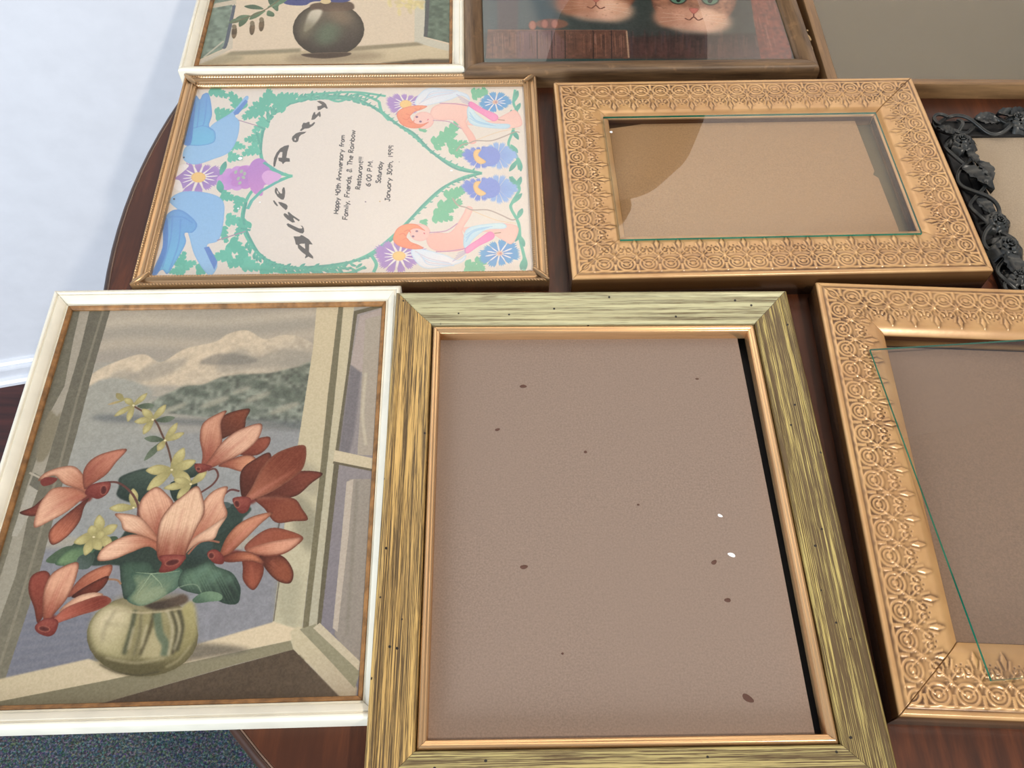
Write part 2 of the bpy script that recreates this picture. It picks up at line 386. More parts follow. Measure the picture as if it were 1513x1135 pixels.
    def sprig(s, x, y, L, ang, c, n=5, wd=.34):
        """cut-paper leaf with toothed lobes"""
        for i in range(n):
            f = i/(n-1); bx, by = x+math.cos(ang)*L*f*.8, y+math.sin(ang)*L*f*.8
            for sg in (-1, 1):
                a = ang+sg*(1.15-.65*f); l = L*wd*(1.15-.5*f)
                s.petal((bx, by), (bx+math.cos(a)*l, by+math.sin(a)*l), l*.52, c, c)
                a2 = a+sg*.35; s.petal((bx, by), (bx+math.cos(a2)*l*.8, by+math.sin(a2)*l*.8), l*.34, c, c)
                a3 = a-sg*.42; s.petal((bx, by), (bx+math.cos(a3)*l*.85, by+math.sin(a3)*l*.85), l*.3, c, c)
        s.petal((x, y), (x+math.cos(ang)*L*1.08, y+math.sin(ang)*L*1.08), L*.3, c, c)
    def grain(s, amt=5, seed=3):
        s.a += amt*(vnoise(s.h, s.w, 3, seed)-.5)[..., None]*1.6+amt*(np.random.default_rng(seed).random((s.h, s.w, 1))-.5)
    def material(s, name, rough=.55, gain=1.0):
        a = np.clip(s.a/255., 0, 1)
        if gain != 1: a = np.clip(a, 0, 1)**2.2*gain; a = np.clip(a, 0, 1)**(1/2.2)
        im = bpy.data.images.new(name, s.w, s.h); buf = np.ones((s.h, s.w, 4), np.float32); buf[..., :3] = a[::-1]
        im.pixels.foreach_set(buf.ravel()); im.update(); im.pack()
        n = NM(name); t = n.n('ShaderNodeTexImage', image=im, extension='EXTEND'); n.l(n.coord('UV'), t.inputs[0]); n.col(t.outputs[0]).rm(rough, 0, .3); return n.m
    def sheet(s, name, parent, mat, z, label):
        """thin sheet of paper carrying the print, in the frame's local coordinates"""
        W, H, t = s.W/2, s.H/2, .0004
        V = [(-W, -H, z-t), (W, -H, z-t), (W, H, z-t), (-W, H, z-t), (-W, -H, z), (W, -H, z), (W, H, z), (-W, H, z)]
        F = [[3, 2, 1, 0], [4, 5, 6, 7], [0, 1, 5, 4], [1, 2, 6, 5], [2, 3, 7, 6], [3, 0, 4, 7]]
        uv = [(0, 0), (1, 0), (1, 1), (0, 1)]*2
        return mesh_obj(name, V, F, mat, parent, False, uv, label)
# ------------------------------------------------------------------ the setting
FLOOR = -.74
box('floor', (.2, .2, FLOOR-.02), (4.4, 4.4, .04), M['floor'], kind='structure')
WA = math.radians(14.); wd = np.array([math.cos(WA), math.sin(WA)]); wn = np.array([math.sin(WA), -math.cos(WA)])
W0 = np.array([-.813, .7467])                                   # foot of the baseboard
def along(s, n): q = W0+wd*s+wn*n; return (q[0], q[1])
q = along(.9, -.063); box('wall_left', (q[0], q[1], FLOOR+1.25), (4.0, .1, 2.5), M['wall'], rz=WA, kind='structure')
def strip(name, prof, s0, s1, mat, **k):
    V = []; n = len(prof)
    for s in (s0, s1):
        for (d, z) in prof:
            x, y = along(s, d-.013); V.append((x, y, FLOOR+z))
    F = [[i, (i+1) % n, n+(i+1) % n, n+i] for i in range(n)]+[list(range(n))[::-1], list(range(n, 2*n))]
    o = mesh_obj(name, V, F, mat, None, False, **k); return o
strip('baseboard_left', [(0, 0), (.013, 0), (.013, .030), (.012, .033), (.0085, .034), (.0085, .037), (.005, .041), (0, .042)], -1.1, 2.9, M['base'], kind='structure')
strip('trim_1', [(.013, 0), (.022, 0), (.0215, .006), (.018, .010), (.013, .012)], -1.1, 2.9, M['base'], kind='structure')

rg = empty('rug', (-.80, -.25, FLOOR))
tag(rg, 'blue-grey speckled carpet lying on the floor under the table edge', 'carpet')
box('pile', (0, 0, .006), (1.30, 1.34, .012), M['carpet'], rg, .003)

# ------------------------------------------------------------------ table
TC = (.215, .44); TR = .5
tb = empty('dining_table', (TC[0], TC[1], FLOOR)); tag(tb, 'round dark mahogany table the picture frames are laid out on', 'table')
def lathe(name, prof, mat, parent, n=96, z=0., **k):
    P = np.array(prof, float); m = len(P); a = np.linspace(0, 2*PI, n, endpoint=False)[:, None]
    V = np.stack([P[None, :, 0]*np.cos(a), P[None, :, 0]*np.sin(a), P[None, :, 1]+z+0*a], -1).reshape(-1, 3)
    F = []
    for i in range(n):
        for j in range(m-1):
            F.append([i*m+j, ((i+1) % n)*m+j, ((i+1) % n)*m+j+1, i*m+j+1])
    F.append([i*m for i in range(n)][::-1]); F.append([i*m+m-1 for i in range(n)])
    return mesh_obj(name, V, F, mat, parent, **k)
ZT = -FLOOR
o = lathe('tabletop', [(.10, ZT-.024), (.490, ZT-.024), (.4940, ZT-.02), (.4940, ZT-.0004), (.4936, ZT), (.10, ZT), (.001, ZT)], M['table'], tb, 160); autosmooth(o)
o = lathe('edge_band', [(.4950, ZT-.022), (.4965, ZT-.022), (.4995, ZT-.017), (.5, ZT-.010), (.4992, ZT-.0045), (.4980, ZT-.0014), (.4965, ZT-.0005), (.4950, ZT-.0003), (.4950, ZT-.022)], M['table_edge'], tb, 160)
o = lathe('inlay_line', [(.4941, ZT-.012), (.4949, ZT-.012), (.4949, ZT-.0001), (.4941, ZT-.0001), (.4941, ZT-.012)], M['inlay'], tb, 160)
lathe('pedestal', [(.09, .14), (.09, .17), (.05, .2), (.035, .26), (.055, .33), (.06, .38), (.04, .46), (.034, .56), (.05, .64), (.11, .69), (.11, ZT-.0245)], M['table'], tb, 32)
for k in range(4):
    a = k*PI/2+.6; P = []
    pts = smooth_prof([(.05, .18), (.14, .17), (.25, .08), (.33, .02), (.38, .02)], 5); V = []; F = []
    for i, (r_, z_) in enumerate(pts):
        hh = .035-.02*i/len(pts); wv = .024-.008*i/len(pts)
        for sy, sz in ((-1, -1), (1, -1), (1, 1), (-1, 1)):
            x, y = r_, sy*wv; V.append((x*math.cos(a)-y*math.sin(a), x*math.sin(a)+y*math.cos(a), max(0, z_+sz*hh)))
    for i in range(len(pts)-1):
        for j in range(4): F.append([4*i+j, 4*i+(j+1) % 4, 4*i+4+(j+1) % 4, 4*i+4+j])
    F += [[3, 2, 1, 0], [4*len(pts)-4, 4*len(pts)-3, 4*len(pts)-2, 4*len(pts)-1]]
    mesh_obj('foot', V, F, M['table'], tb)

# ------------------------------------------------------------------ frames
def frame(name, cx, cy, thd, label, group=None):
    o = empty(name, (cx, cy, 0), math.radians(thd)); return tag(o, label, 'picture frame', group)
def rails(W, H, prof, mats, root, name='rail', **k):
    out = []
    for s in range(4):
        kk = dict(k); sm = kk.pop('auto', None)
        if 'gapmap' in kk:
            g = kk.pop('gapmap'); kk['gaps'] = (g[s], g[(s+1) % 4])
        o = rail(name, s, W, H, prof, mats[s] if isinstance(mats, (list, tuple)) else mats, root, **kk)
        if sm: autosmooth(o, sm)
        out.append(o)
    return out
def loc(root, x, y):
    c, n = math.cos(root.rotation_euler.z), math.sin(root.rotation_euler.z); dx, dy = x-root.location.x, y-root.location.y
    return (c*dx+n*dy, -n*dx+c*dy)
def prism(name, root, pts, z0, z1, mat, px=True, label=None):
    P = [loc(root, *at(a, b, z1)[:2]) if px else (a, b) for a, b in pts]; n = len(P)
    V = [(x, y, z0) for x, y in P]+[(x, y, z1) for x, y in P]
    F = [list(range(n))[::-1], list(range(n, 2*n))]+[[i, (i+1) % n, n+(i+1) % n, n+i] for i in range(n)]
    A = sum(P[i][0]*P[(i+1) % n][1]-P[(i+1) % n][0]*P[i][1] for i in range(n))
    if A < 0: F = [f[::-1] for f in F]
    return mesh_obj(name, V, F, mat, root, False, None, label)

# --- streaked gold frame (front middle)
G = frame('picture_frame', .0562, .2072, 2.25, 'large streaked gold frame with plain brown board, front centre, overlapping the flower print', None)
gp = [(.007, 0), (.007, .0166), (.0004, .0176), (0, .0190), (0, .0212), (.0012, .0226), (.0028, .0230), (.0042, .0226), (.0050, .0219), (.0065, .0219), (.0095, .0209), (.0130, .0198), (.0165, .0191), (.0195, .0188), (.0212, .0189), (.0226, .0186), (.0234, .0176), (.0235, .0120), (.0235, 0)]
def gold_h(X, U, L, side):
    r = np.random.default_rng(40+side); u = U[0]; k = np.clip((u-.0008)/.001, 0, 1)*np.clip((.0225-u)/.001, 0, 1)
    n, m = X.shape; xs = X[:, m//2]
    g = np.zeros((n, m))
    for j in range(m):
        ph = r.random(4)*9; g[:, j] = (r.random()-.5)*1.1+.35*np.sin(xs*31+ph[0])+.25*np.sin(xs*73+ph[1])+.2*np.sin(xs*140+ph[2])
    return g*k[None]*.00013, None
gpd = []
for (a, b) in zip(gp[:-1], gp[1:]):
    n = max(1, int(math.hypot(b[0]-a[0], b[1]-a[1])/.0005)) if .0001 < a[0] < .0226 and a[1] > .0177 else 1
    gpd += [(a[0]+(b[0]-a[0])*i/n, a[1]+(b[1]-a[1])*i/n) for i in range(n)]
gpd.append(gp[-1])
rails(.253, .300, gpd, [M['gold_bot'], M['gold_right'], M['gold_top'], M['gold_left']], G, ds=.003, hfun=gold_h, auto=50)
lp = [(.0240, .009), (.0240, .0165), (.0243, .0174), (.0252, .0180), (.0262, .0178), (.0268, .0171), (.0274, .0171), (.0282, .0166), (.0288, .0156), (.0288, .009)]
rails(.253, .300, lp, M['liner'], G, 'liner', auto=50)
plate('under_sheet', .208, .255, .0005, .0015, M['under_dark'], G)  # dark sheet bared past the cut board stands in for the rail's shadow
prism('backing_board', G, [(630, 480), (1086.5, 480), (1088.4, 495.5), (1145, 780), (1205, 1090.5), (1209, 1108), (612, 1112)], .0070, .0090, M['kraft'])  # right edge pulled in so the dark sheet draws the shadow strip
for (px, py, rx, ry, an, mt) in ((773, 571, .0022, .0012, 0, 'stain'), (735, 635, .0016, .0009, .3, 'stain'), (865, 668, .001, .0009, 0, 'stain'), (774, 838, .0022, .0012, .1, 'stain'),
        (1055, 831, .0018, .0012, .6, 'stain'), (1075, 887, .0018, .0012, 0, 'stain'), (1105, 1032, .0032, .0017, -.6, 'stain'), (1064, 762, .0015, .0009, -.5, 'fleck'), (1081, 820, .0022, .0012, -.4, 'fleck'),
        (1030, 560, .0012, .0006, 0, 'stain'), (943, 746, .0008, .0006, 0, 'stain'), (831, 966, .0007, .0006, 0, 'stain')):
    x, y = loc(G, *at(px, py, .009)[:2]); disc('stain' if mt == 'stain' else 'white_speck', x, y, .00905, rx, ry, an, M[mt], G)

# --- cream frames with flower prints
CP = [(0, 0), (0, .0140), (.0003, .0152), (.0010, .0159), (.0024, .0160), (.0030, .0156), (.0033, .0149), (.0038, .0149), (.0043, .0153), (.0050, .0150), (.0078, .0127), (.0086, .0118), (.0089, .0111), (.0095, .0111), (.0098, .0114), (.0098, .004), (.0098, 0)]
LP = [(.0100, .0055), (.0100, .0116), (.0104, .0119), (.0120, .0108), (.0125, .0102), (.0125, .0055)]
def cream_frame(cx, cy, th, label):
    f = frame('picture_frame', cx, cy, th, label, None)
    rails(.225, .272, CP, M['cream'], f, auto=50); rails(.225, .272, LP, M['lip'], f, 'gilt_lip', auto=50)
    plate('backing_board', .204, .251, .0015, .0050, M['kraft'], f); return f
C1 = cream_frame(-.1798, .2215, 3.0, 'cream white frame with red cyclamen print, front left beside the big gold frame')
C3 = cream_frame(-.1640, .7140, 3.13, 'cream white frame with print of round brown vase, cut off at top left')

# --- brass metal frame with party sheet
B2 = frame('picture_frame', -.1205, .4728, 2.9, 'thin beaded gold metal frame with pastel heart party invitation turned sideways')
bp = smooth_prof([(0, .0102), (.0004, .0115), (.0012, .0121), (.0020, .0115), (.0024, .0106)], 3)+smooth_prof([(.0030, .0104), (.0046, .0098), (.0062, .0104)], 2)+smooth_prof([(.0068, .0110), (.0076, .0112), (.0082, .0107)], 2)+smooth_prof([(.0086, .0100), (.0093, .0103), (.0100, .0098), (.0104, .0090)], 3)
bp = [(0, 0)]+bp+[(.0104, .0075), (.0098, 0)]
def bead_h(X, U, L, side):
    o = np.exp(-((U-.0012)/.0009)**2); i = np.exp(-((U-.0094)/.0007)**2)
    return -.0008*o*(.5+.5*np.cos((X+U*.9)*2*PI/.0021))-.0007*i*(.5+.5*np.cos(X*2*PI/.0019)), None
rails(.2773, .2117, bp, M['brass'], B2, ds=.0004, hfun=bead_h, smooth=True)
for sx in (-1, 1):
    for sy in (-1, 1):
        V = []; F = []; n = 9
        for i in range(n):
            t = i/(n-1); d = .0002+t*.0104; wv = .0007+.0013*math.sin(PI*t)**.7; z_ = .0125+.0006*math.sin(PI*t)
            cx_, cy_ = sx*(.2773/2-d), sy*(.2117/2-d); nx, ny = -sx*sy*.7071, .7071
            for (k, zz) in ((-1, -.0016), (-.6, 0), (0, .0005), (.6, 0), (1, -.0016)):
                V.append((cx_+nx*k*wv*(1 if sx*sy > 0 else 1), cy_+ny*k*wv*(1), z_+zz))
        F = grid_faces(5, n).tolist(); mesh_obj('corner_clasp', V, F, M['brass'], B2, True, [(v[0], v[1]) for v in V])
plate('backing_board', .262, .196, .0015, .0055, M['kraft'], B2)
glass_plate('glass_pane', .2600, .1945, .0068, .0006, B2)

# --- dark oak frame with kittens
C4 = frame('picture_frame', .0910, .7030, 3.3, 'dark brown oak frame with photo of two ginger kittens, at the top edge')
kp = [(0, 0), (0, .0125), (.0006, .0152), (.002, .0170), (.0042, .0179), (.0065, .0178), (.009, .0168), (.0115, .0156), (.0128, .0150), (.0140, .0144), (.0152, .0130), (.0158, .0110), (.0158, 0)]
rails(.2842, .234, kp, M['darkwood'], C4, ds=.01, auto=50)
plate('backing_board', .2520, .2018, .002, .0095, M['kraft'], C4)
glass_plate('glass_pane', .2520, .2018, .0107, .0006, C4)
for (px, py, rx, ry, an) in ((1195, 55, .0012, .0045, .2), (1199, 70, .0009, .003, .1), (1193, 45, .0008, .0012, 0)):
    x, y = loc(C4, *at(px, py, .0165)[:2]); disc('bare_chip', x, y, .0166, rx, ry, an, plain('bare_wood', (170, 140, 96), .7), C4, th=.0003)

# --- dull gilt frame at top right
D5 = frame('picture_frame', .2435+.150-.0033, .5785+.115+.0075, 1.7, 'large dull brown frame with olive backing, cut off at the top right corner')
dp = [(0, 0), (0, .0125), (.0006, .0136), (.0030, .0140), (.0042, .0136), (.0046, .0122), (.0052, .0119), (.0090, .0117), (.0100, .0110), (.0108, .0100), (.0108, .0)]
rails(.30, .236, dp, M['dullwood'], D5, ds=.01, auto=50)
plate('backing_board', .278, .214, .002, .0055, M['olive'], D5)
glass_plate('glass_pane', .2782, .2142, .0062, .0012, D5)

# --- filigree frames
PER = .0151
def fil(Wr=.0395, seed=0):
    def h(X, U, L, side):
        n = max(4, round(L/PER)); P = L/n*1000; x = ((X*1000/P+.5*(n % 2 == 0)+.5) % 1-.5)*P; u = U*1000
        xs = P/2-np.abs(x)                                # distance from the star axis
        g = lambda d, w: np.exp(-(d/w)**2)
        r = np.sqrt((x/5.6)**2+((u-11.6)/5.2)**2); H = np.zeros_like(u)
        H += .85*g((r-1)*5.4, .62)                         # oval ring
        H += .55*g((r-.60)*5.4, .5)*(np.sin(np.arctan2(u-11.6, x)*2+.8)*.35+.65)
        H += .95*np.clip(1-(r/.34)**2, 0, 1)              # boss
        arch = xs-(.35+np.clip((u-13.5), 0, 9)*0)
        H += .75*g(arch, .55)*(u > 5.2)*(u < 11.5)         # upright between the ovals
        H += .6*g(u-5.6, .5)*(u < 7)
        du = u-18.2
        for kx in (.85,):
            H += .85*g((xs-np.abs(du)*kx)*.76, .42)*(np.abs(du) < 6.6)
        H += .8*np.clip(1-(xs/1.1)**2-(du/3.6)**2, 0, 1)+.5*np.clip(1-(xs/3.4)**2-(du/.9)**2, 0, 1)
        # fleur under the oval
        uf = u-22.6
        H += .9*np.clip(1-(x/.95)**2-((uf+.3)/3.0)**2, 0, 1)
        for sx in (-1, 1):
            H += .85*np.clip(1-((x-sx*2.5)/1.25)**2-((uf-1.0)/1.25)**2, 0, 1)
            H += .7*g((np.hypot(x-sx*2.6, uf-.6)-2.2)*1.0, .42)*(uf < 1.5)
            H -= .7*np.clip(1-((x-sx*2.6)/.7)**2-((uf-3.4)/.7)**2, 0, 1)
        H -= .7*np.clip(1-(x/.65)**2-((uf-4.4)/.65)**2, 0, 1)
        # hanging leaf points between the fleurs
        ut = u-29.2; wt = np.clip(1.9-np.abs(ut)*.38, .02, 9)
        H += .9*np.clip(1-(xs/wt)**2, 0, 1)*(np.abs(ut) < 4.8)
        H += .6*g((xs-2.6-.22*(ut+3))*.95, .45)*(ut < 0)*(ut > -5)
        lip = np.clip((u-30)/8, 0, 1); H *= np.clip((34.6-u)/1.6, 0, 1)*np.clip((u-4.6)/.5, 0, 1)
        H += .25*np.sin(u*9+np.sin(X*400))*0
        H += .5*g(u-1.4, 1.0)-.5*g(u-3.9, .5)
        face = (U > .0002) & (U < Wr-.0004)
        edge = np.clip(np.minimum((L/2-U-np.abs(X))*1000/.5, 1), 0, 1)  # sink at the mitre
        H = H*edge
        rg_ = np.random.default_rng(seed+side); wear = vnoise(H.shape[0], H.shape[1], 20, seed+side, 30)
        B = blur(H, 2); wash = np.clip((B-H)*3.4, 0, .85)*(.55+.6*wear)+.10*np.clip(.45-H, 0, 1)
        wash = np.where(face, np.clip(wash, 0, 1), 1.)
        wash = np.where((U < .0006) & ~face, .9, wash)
        return np.where(face, H*.00062, 0), wash
    return h
def fil_profile(zt, Wr=.0395, n=78):
    pr = [(0, 0), (0, zt*.5), (0, zt-.0016)]
    for i in range(n+1):
        u = .0004+(Wr-.0008)*i/n; z_ = zt-.0010*math.exp(-u/.0012)-.0006*max(0, (u-.004))/.026
        z_ -= .0035*max(0, (u-.0325)/.007)**1.5
        pr.append((u, z_))
    zi = pr[-1][1]
    return pr+[(Wr, zi-.0006), (Wr, zi-.004), (Wr-.001, .002), (Wr-.001, 0)]
ZA = .0215
FA = frame('picture_frame', .1722, .4735, 3.47, 'tan gold embossed frame between the invitation and the black rose frame')
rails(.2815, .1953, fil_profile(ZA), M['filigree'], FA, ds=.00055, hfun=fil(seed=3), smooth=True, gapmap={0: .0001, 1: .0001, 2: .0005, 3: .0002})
plate('under_sheet', .2050, .1190, .0075, .0085, M['olive'], FA)  # olive sheet bared at the right stands in for the rail's shadow
prism('backing_board', FA, [(896, 196), (902, 190), (959, 182), (1007, 179.5), (1200, 176), (1258, 170), (1261, 173), (1292, 253), (1290, 258), (1298, 263), (1327, 337), (1330, 352), (912, 366)], .0115, .0130, M['kraft2'])  # right edge cut along the outline of the rail's shadow
glA = empty('glass_pane', (.1699, .4688, 0), math.radians(3.6)); tag(glA, 'clear glass lying on the upper tan embossed frame, green edge showing', 'glass')
glass_plate('pane', .2070, .1214, ZA-.0006, .0018, glA)
x, y = at(903, 195, ZA+.0012)[:2]
disc('glass_speck', *loc(glA, x, y), ZA+.00122, .0011, .0011, 0, M['fleck'], glA)  # small white disc resting on the pane

ZB = .0180; tB = math.radians(-.7); cB, sB = math.cos(tB), math.sin(tB)
FB = frame('picture_frame', .1989+cB*.163+sB*.1375, .3736+sB*.163-cB*.1375, -.7, 'tan gold embossed frame under a skewed glass sheet, front right of the big gold frame')
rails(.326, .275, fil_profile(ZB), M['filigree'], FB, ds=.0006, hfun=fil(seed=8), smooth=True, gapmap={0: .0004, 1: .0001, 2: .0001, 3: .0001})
plate('under_sheet', .2490, .1980, .0006, .0012, M['under_dark'], FB)
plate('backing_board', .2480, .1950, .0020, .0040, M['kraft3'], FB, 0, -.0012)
tG = math.radians(6.1); cG, sG = math.cos(tG), math.sin(tG)
glB = empty('glass_pane', (.2235+cG*.127+sG*.1015, .3185+sG*.127-cG*.1015, 0), tG); tag(glB, 'clear glass sheet lying askew on the lower right tan embossed frame', 'glass')
glass_plate('pane', .254, .203, ZB+.0004, .0018, glB)

# --- unseen lidded vessel, added to make the dark reflection in the upper glass
UR = empty('added_urn', (.124, .867, 0)); tag(UR, 'added dark lidded vessel out of view, shaped to mirror darkly in the glass', 'added_urn')
lathe('body', [(.042, .0002), (.044, .006), (.034, .02), (.030, .05), (.050, .10), (.084, .17), (.098, .24), (.102, .29), (.096, .34), (.074, .385), (.050, .405), (.044, .408)], M['urn_bronze'], UR, 48)
lathe('lid', [(.047, .4082), (.049, .412), (.034, .424), (.018, .432), (.018, .438), (.029, .450), (.035, .468), (.031, .486), (.016, .499), (.002, .502)], M['urn_bronze'], UR, 48)

# --- black rose frame
BK = frame('picture_frame', .3192+.116+.0048, .5541-.091+.006, 3.0, 'charcoal black carved rose and vine frame at the right edge')
KW, KH = .232, .182
kb = [(.004, 0), (.004, .0035), (.0046, .0042), (.0056, .0042), (.0060, .0032), (.0130, .0032), (.0134, .0042), (.0144, .0042), (.0148, .0032), (.0205, .0032), (.0208, .0045), (.0222, .0045), (.0222, .0)]
rails(KW, KH, kb, M['pewter2'], BK, auto=40)
plate('backing_board', .190, .140, .0004, .0024, M['pale'], BK)
def ribbon(path, w_, h_, name, parent, mat):
    P = np.array(path); n = len(P); T = np.gradient(P, axis=0); T /= np.linalg.norm(T, axis=1, keepdims=True)
    N = np.stack([-T[:, 1], T[:, 0], 0*T[:, 0]], -1); N /= np.linalg.norm(N, axis=1, keepdims=True); V = []
    for (a, b) in [(-1, -.2), (-.9, .5), (-.55, .45), (-.3, .15), (.3, .15), (.55, .45), (.9, .5), (1, -.2), (.5, -.7), (-.5, -.7)]:
        V.append(P+N*a*w_+np.array([0, 0, 1])*b*h_)
    V = np.stack(V, 1).reshape(-1, 3); F = grid_faces(10, n, True).tolist()
    F.append(list(range(10))); F.append(list(range((n-1)*10, n*10))[::-1]); return mesh_obj(name, V, F, mat, parent)
def side_pt(side, s, off, z):
    L, D = (KW, KH) if side in (0, 2) else (KH, KW); y = -D/2+.0125+off; x = s
    a = {0: 0, 1: PI/2, 2: PI, 3: -PI/2}[side]; return (math.cos(a)*x-math.sin(a)*y, math.sin(a)*x+math.cos(a)*y, z)
for side in range(4):
    L = KW if side in (0, 2) else KH
    for ph in (0, 1):
        s = np.linspace(-L/2+.006, L/2-.006, 90); k = round(L/.062)
        path = [side_pt(side, v, .0105*math.sin(2*PI*k*(v/L)*.5*1.0*2+ph*PI+.5), .0075+.0016*math.cos(2*PI*k*(v/L)*2+ph*PI)) for v in s]
        ribbon(path, .0014, .0018, 'vine', BK, M['pewter'])
for sx in (-1, 1):
    for sy in (-1, 1):
        P = [(sx*(KW/2-.008+.006*math.cos(t)), sy*(KH/2-.008+.006*math.sin(t)), .0085) for t in np.linspace(-1.2, 2.8, 30)]
        ribbon(P, .0012, .0018, 'corner_loop', BK, M['pewter'])
def petal_mesh():
    V = []; F = []
    rr = random.Random(4)
    def shell(rad, zc, open_, wid, a0, hgt, curl):
        b = len(V); nu, nv = 7, 6
        for i in range(nu):
            t = -1+2*i/(nu-1)
            for j in range(nv):
                f = j/(nv-1); R_ = rad*(.25+open_*f+curl*max(0, f-.7)); a = a0+t*wid*(.55+.45*math.sin(PI*min(f+.15, 1)))
                z_ = zc+hgt*(math.sin(f*PI*.62))*(1-.22*t*t)-curl*.006*max(0, f-.7)*8*rad/.01; R_ *= 1+.07*math.sin(5*t+a0*3)*f
                V.append((R_*math.cos(a), R_*math.sin(a), z_))
        for i in range(nu-1):
            for j in range(nv-1): F.append([b+i*nv+j, b+(i+1)*nv+j, b+(i+1)*nv+j+1, b+i*nv+j+1])
    for k, (n, rad, zc, op, wid, h_, cu) in enumerate([(5, .0092, -.0005, .95, .85, .0030, .5), (5, .0070, .0010, .85, .80, .0036, .35), (4, .0048, .0020, .75, .95, .0042, .2), (3, .0030, .0028, .6, 1.2, .0042, .1), (2, .0016, .0032, .5, 1.6, .0042, 0)]):
        for i in range(n): shell(rad, zc, op, wid, 2*PI*i/n+k*.7, h_, cu)
    return V, F
RV, RF = petal_mesh(); leaf_me = None
def rose(px, py, s, rz):
    x, y = loc(BK, *at(px, py, .012)[:2]); o = bpy.data.objects.new('rose', rose.me); COL.objects.link(o)
    o.parent = BK; o.location = (x, y, .0072); o.rotation_euler = (random.uniform(-.2, .2), random.uniform(-.2, .2), rz); o.scale = (s, s, s)
rose.me = mesh_obj('rose', RV, RF, M['pewter'], BK).data
bpy.data.objects.remove(bpy.data.objects['rose'])
sm = rose.me
def leaf_shape():
    V = []; F = []; n, m = 15, 9
    for i in range(n):
        t = i/(n-1); wv = .0068*math.sin(PI*t**.8)**.85*(1+.10*math.sin(i*2.6))
        for j in range(m):
            k = -1+2*j/(m-1); vein = .0007*math.cos((t*14-abs(k)*3)*1.6)
            V.append((t*.024, k*wv, .0022*abs(k)**1.4-.0012*(abs(k) < .1)+.0025*math.sin(PI*t)+vein*(abs(k) > .1)*math.sin(PI*t)))
    for i in range(n-1):
        for j in range(m-1): F.append([i*m+j, (i+1)*m+j, (i+1)*m+j+1, i*m+j+1])
    b = len(V); V += [(x, y, z-.0009) for x, y, z in V]; F += [[b+q_ for q_ in f[::-1]] for f in F[:]]
    return V, F
LV, LF = leaf_shape()
_l = mesh_obj('leaf', LV, LF, M['pewter'], BK); leaf_me = _l.data; bpy.data.objects.remove(_l)
def leaf(px, py, ang, s):
    x, y = loc(BK, *at(px, py, .011)[:2]); o = bpy.data.objects.new('leaf', leaf_me); COL.objects.link(o); o.parent = BK
    o.location = (x, y, .0088); o.rotation_euler = (random.uniform(-.15, .15), .08, ang); o.scale = (s, s, s)
for a in ((1424, 204, 1.0, .4), (1478, 322, .95, 1.4), (1492, 360, 1.15, 2.2), (1509, 404, .9, .1), (1508, 172, .95, .8)): rose(*a)
for a in ((1420, 246, -.85, 1.2), (1447, 236, -1.35, .85), (1488, 372, -1.5, 1.0), (1440, 173, -.15, .85), (1474, 165, -.2, .85), (1430, 222, -1.2, .6), (1444, 292, -1.1, .75), (1512, 385, -1.2, .9), (1495, 172, .6, .8), (1412, 196, 2.4, .6)): leaf(*a)
for (lx, ly, k_) in ((.095, .075, 1), (.1, .0, .9), (.104, -.04, 1.1), (.03, -.079, 1), (-.04, -.077, .9), (.05, .079, 1)):
    o = bpy.data.objects.new('rose', sm); COL.objects.link(o); o.parent = BK; o.location = (lx, ly, .0072); o.scale = (k_,)*3; o.rotation_euler.z = lx*50
    o = bpy.data.objects.new('leaf', leaf_me); COL.objects.link(o); o.parent = BK; o.location = (lx-.004 if lx > .09 else lx+.008, ly+(.008 if lx > .09 else 0), .0088); o.rotation_euler.z = PI/2+.2 if lx > .09 else .15
# ------------------------------------------------------------------ print 1: cyclamen in a glass bowl at a window
def rectp(x0, y0, x1, y1): return [(x0, y0), (x1, y0), (x1, y1), (x0, y1)]
P = Paint(-.1798, .2215, math.radians(3.0), .2030, .2500, .0092, 3600, (158, 152, 136))
ZA1 = (0, 420, 2.5217); ZB1 = (0, 700, 2.5217); ZC = (140, 560, 4.73); ZD = (280, 580, 4.73); ZE = (130, 700, 4.73); ZF = (280, 720, 5.675); ZG = (20, 800, 4.73); ZH = (0, 560, 4.73); ZI = (380, 840, 3.845)
P.zoom(*ZA1)
P.poly([(150, 60), (1250, 60), (1250, 260), (150, 300)], (176, 164, 142), (158, 148, 130), sm=False)                 # sky
for (y, c, a) in ((110, (196, 180, 154), .5), (150, (150, 142, 126), .5), (190, (190, 172, 146), .5), (235, (152, 142, 128), .6)):
    P.poly([(250, y+50), (500, y+10), (800, y+20), (1180, y-20), (1180, y+12), (800, y+45), (500, y+42), (250, y+80)], c, alpha=a, soft=9)
P.poly([(350, 330), (470, 275), (540, 262), (600, 290), (690, 240), (800, 215), (850, 185), (920, 172), (985, 205), (1050, 190), (1110, 195), (1180, 245), (1180, 420), (330, 400)], (198, 178, 148), (160, 150, 132), tex=.12, soft=1)   # snow hills
for q in ([(560, 300), (640, 285), (700, 275), (660, 320), (560, 360), (450, 372)], [(820, 280), (900, 240), (960, 270), (1060, 240), (1180, 262), (1180, 300), (980, 310), (820, 330)], [(420, 330), (480, 320), (520, 345), (420, 365)]):
    P.poly(q, (140, 134, 120), alpha=.55, soft=5)
P.poly([(750, 285), (800, 262), (850, 258), (900, 262), (960, 285), (900, 300), (760, 300)], (112, 108, 98), alpha=.6, soft=3)
P.poly([(330, 378), (700, 382), (700, 420), (330, 430)], (140, 138, 128), alpha=.6, soft=4)
P.poly([(330, 385), (560, 390), (520, 500), (600, 560), (1180, 560), (1180, 900), (100, 900)], (152, 150, 136), (140, 142, 140), tex=.06, soft=3)   # lake
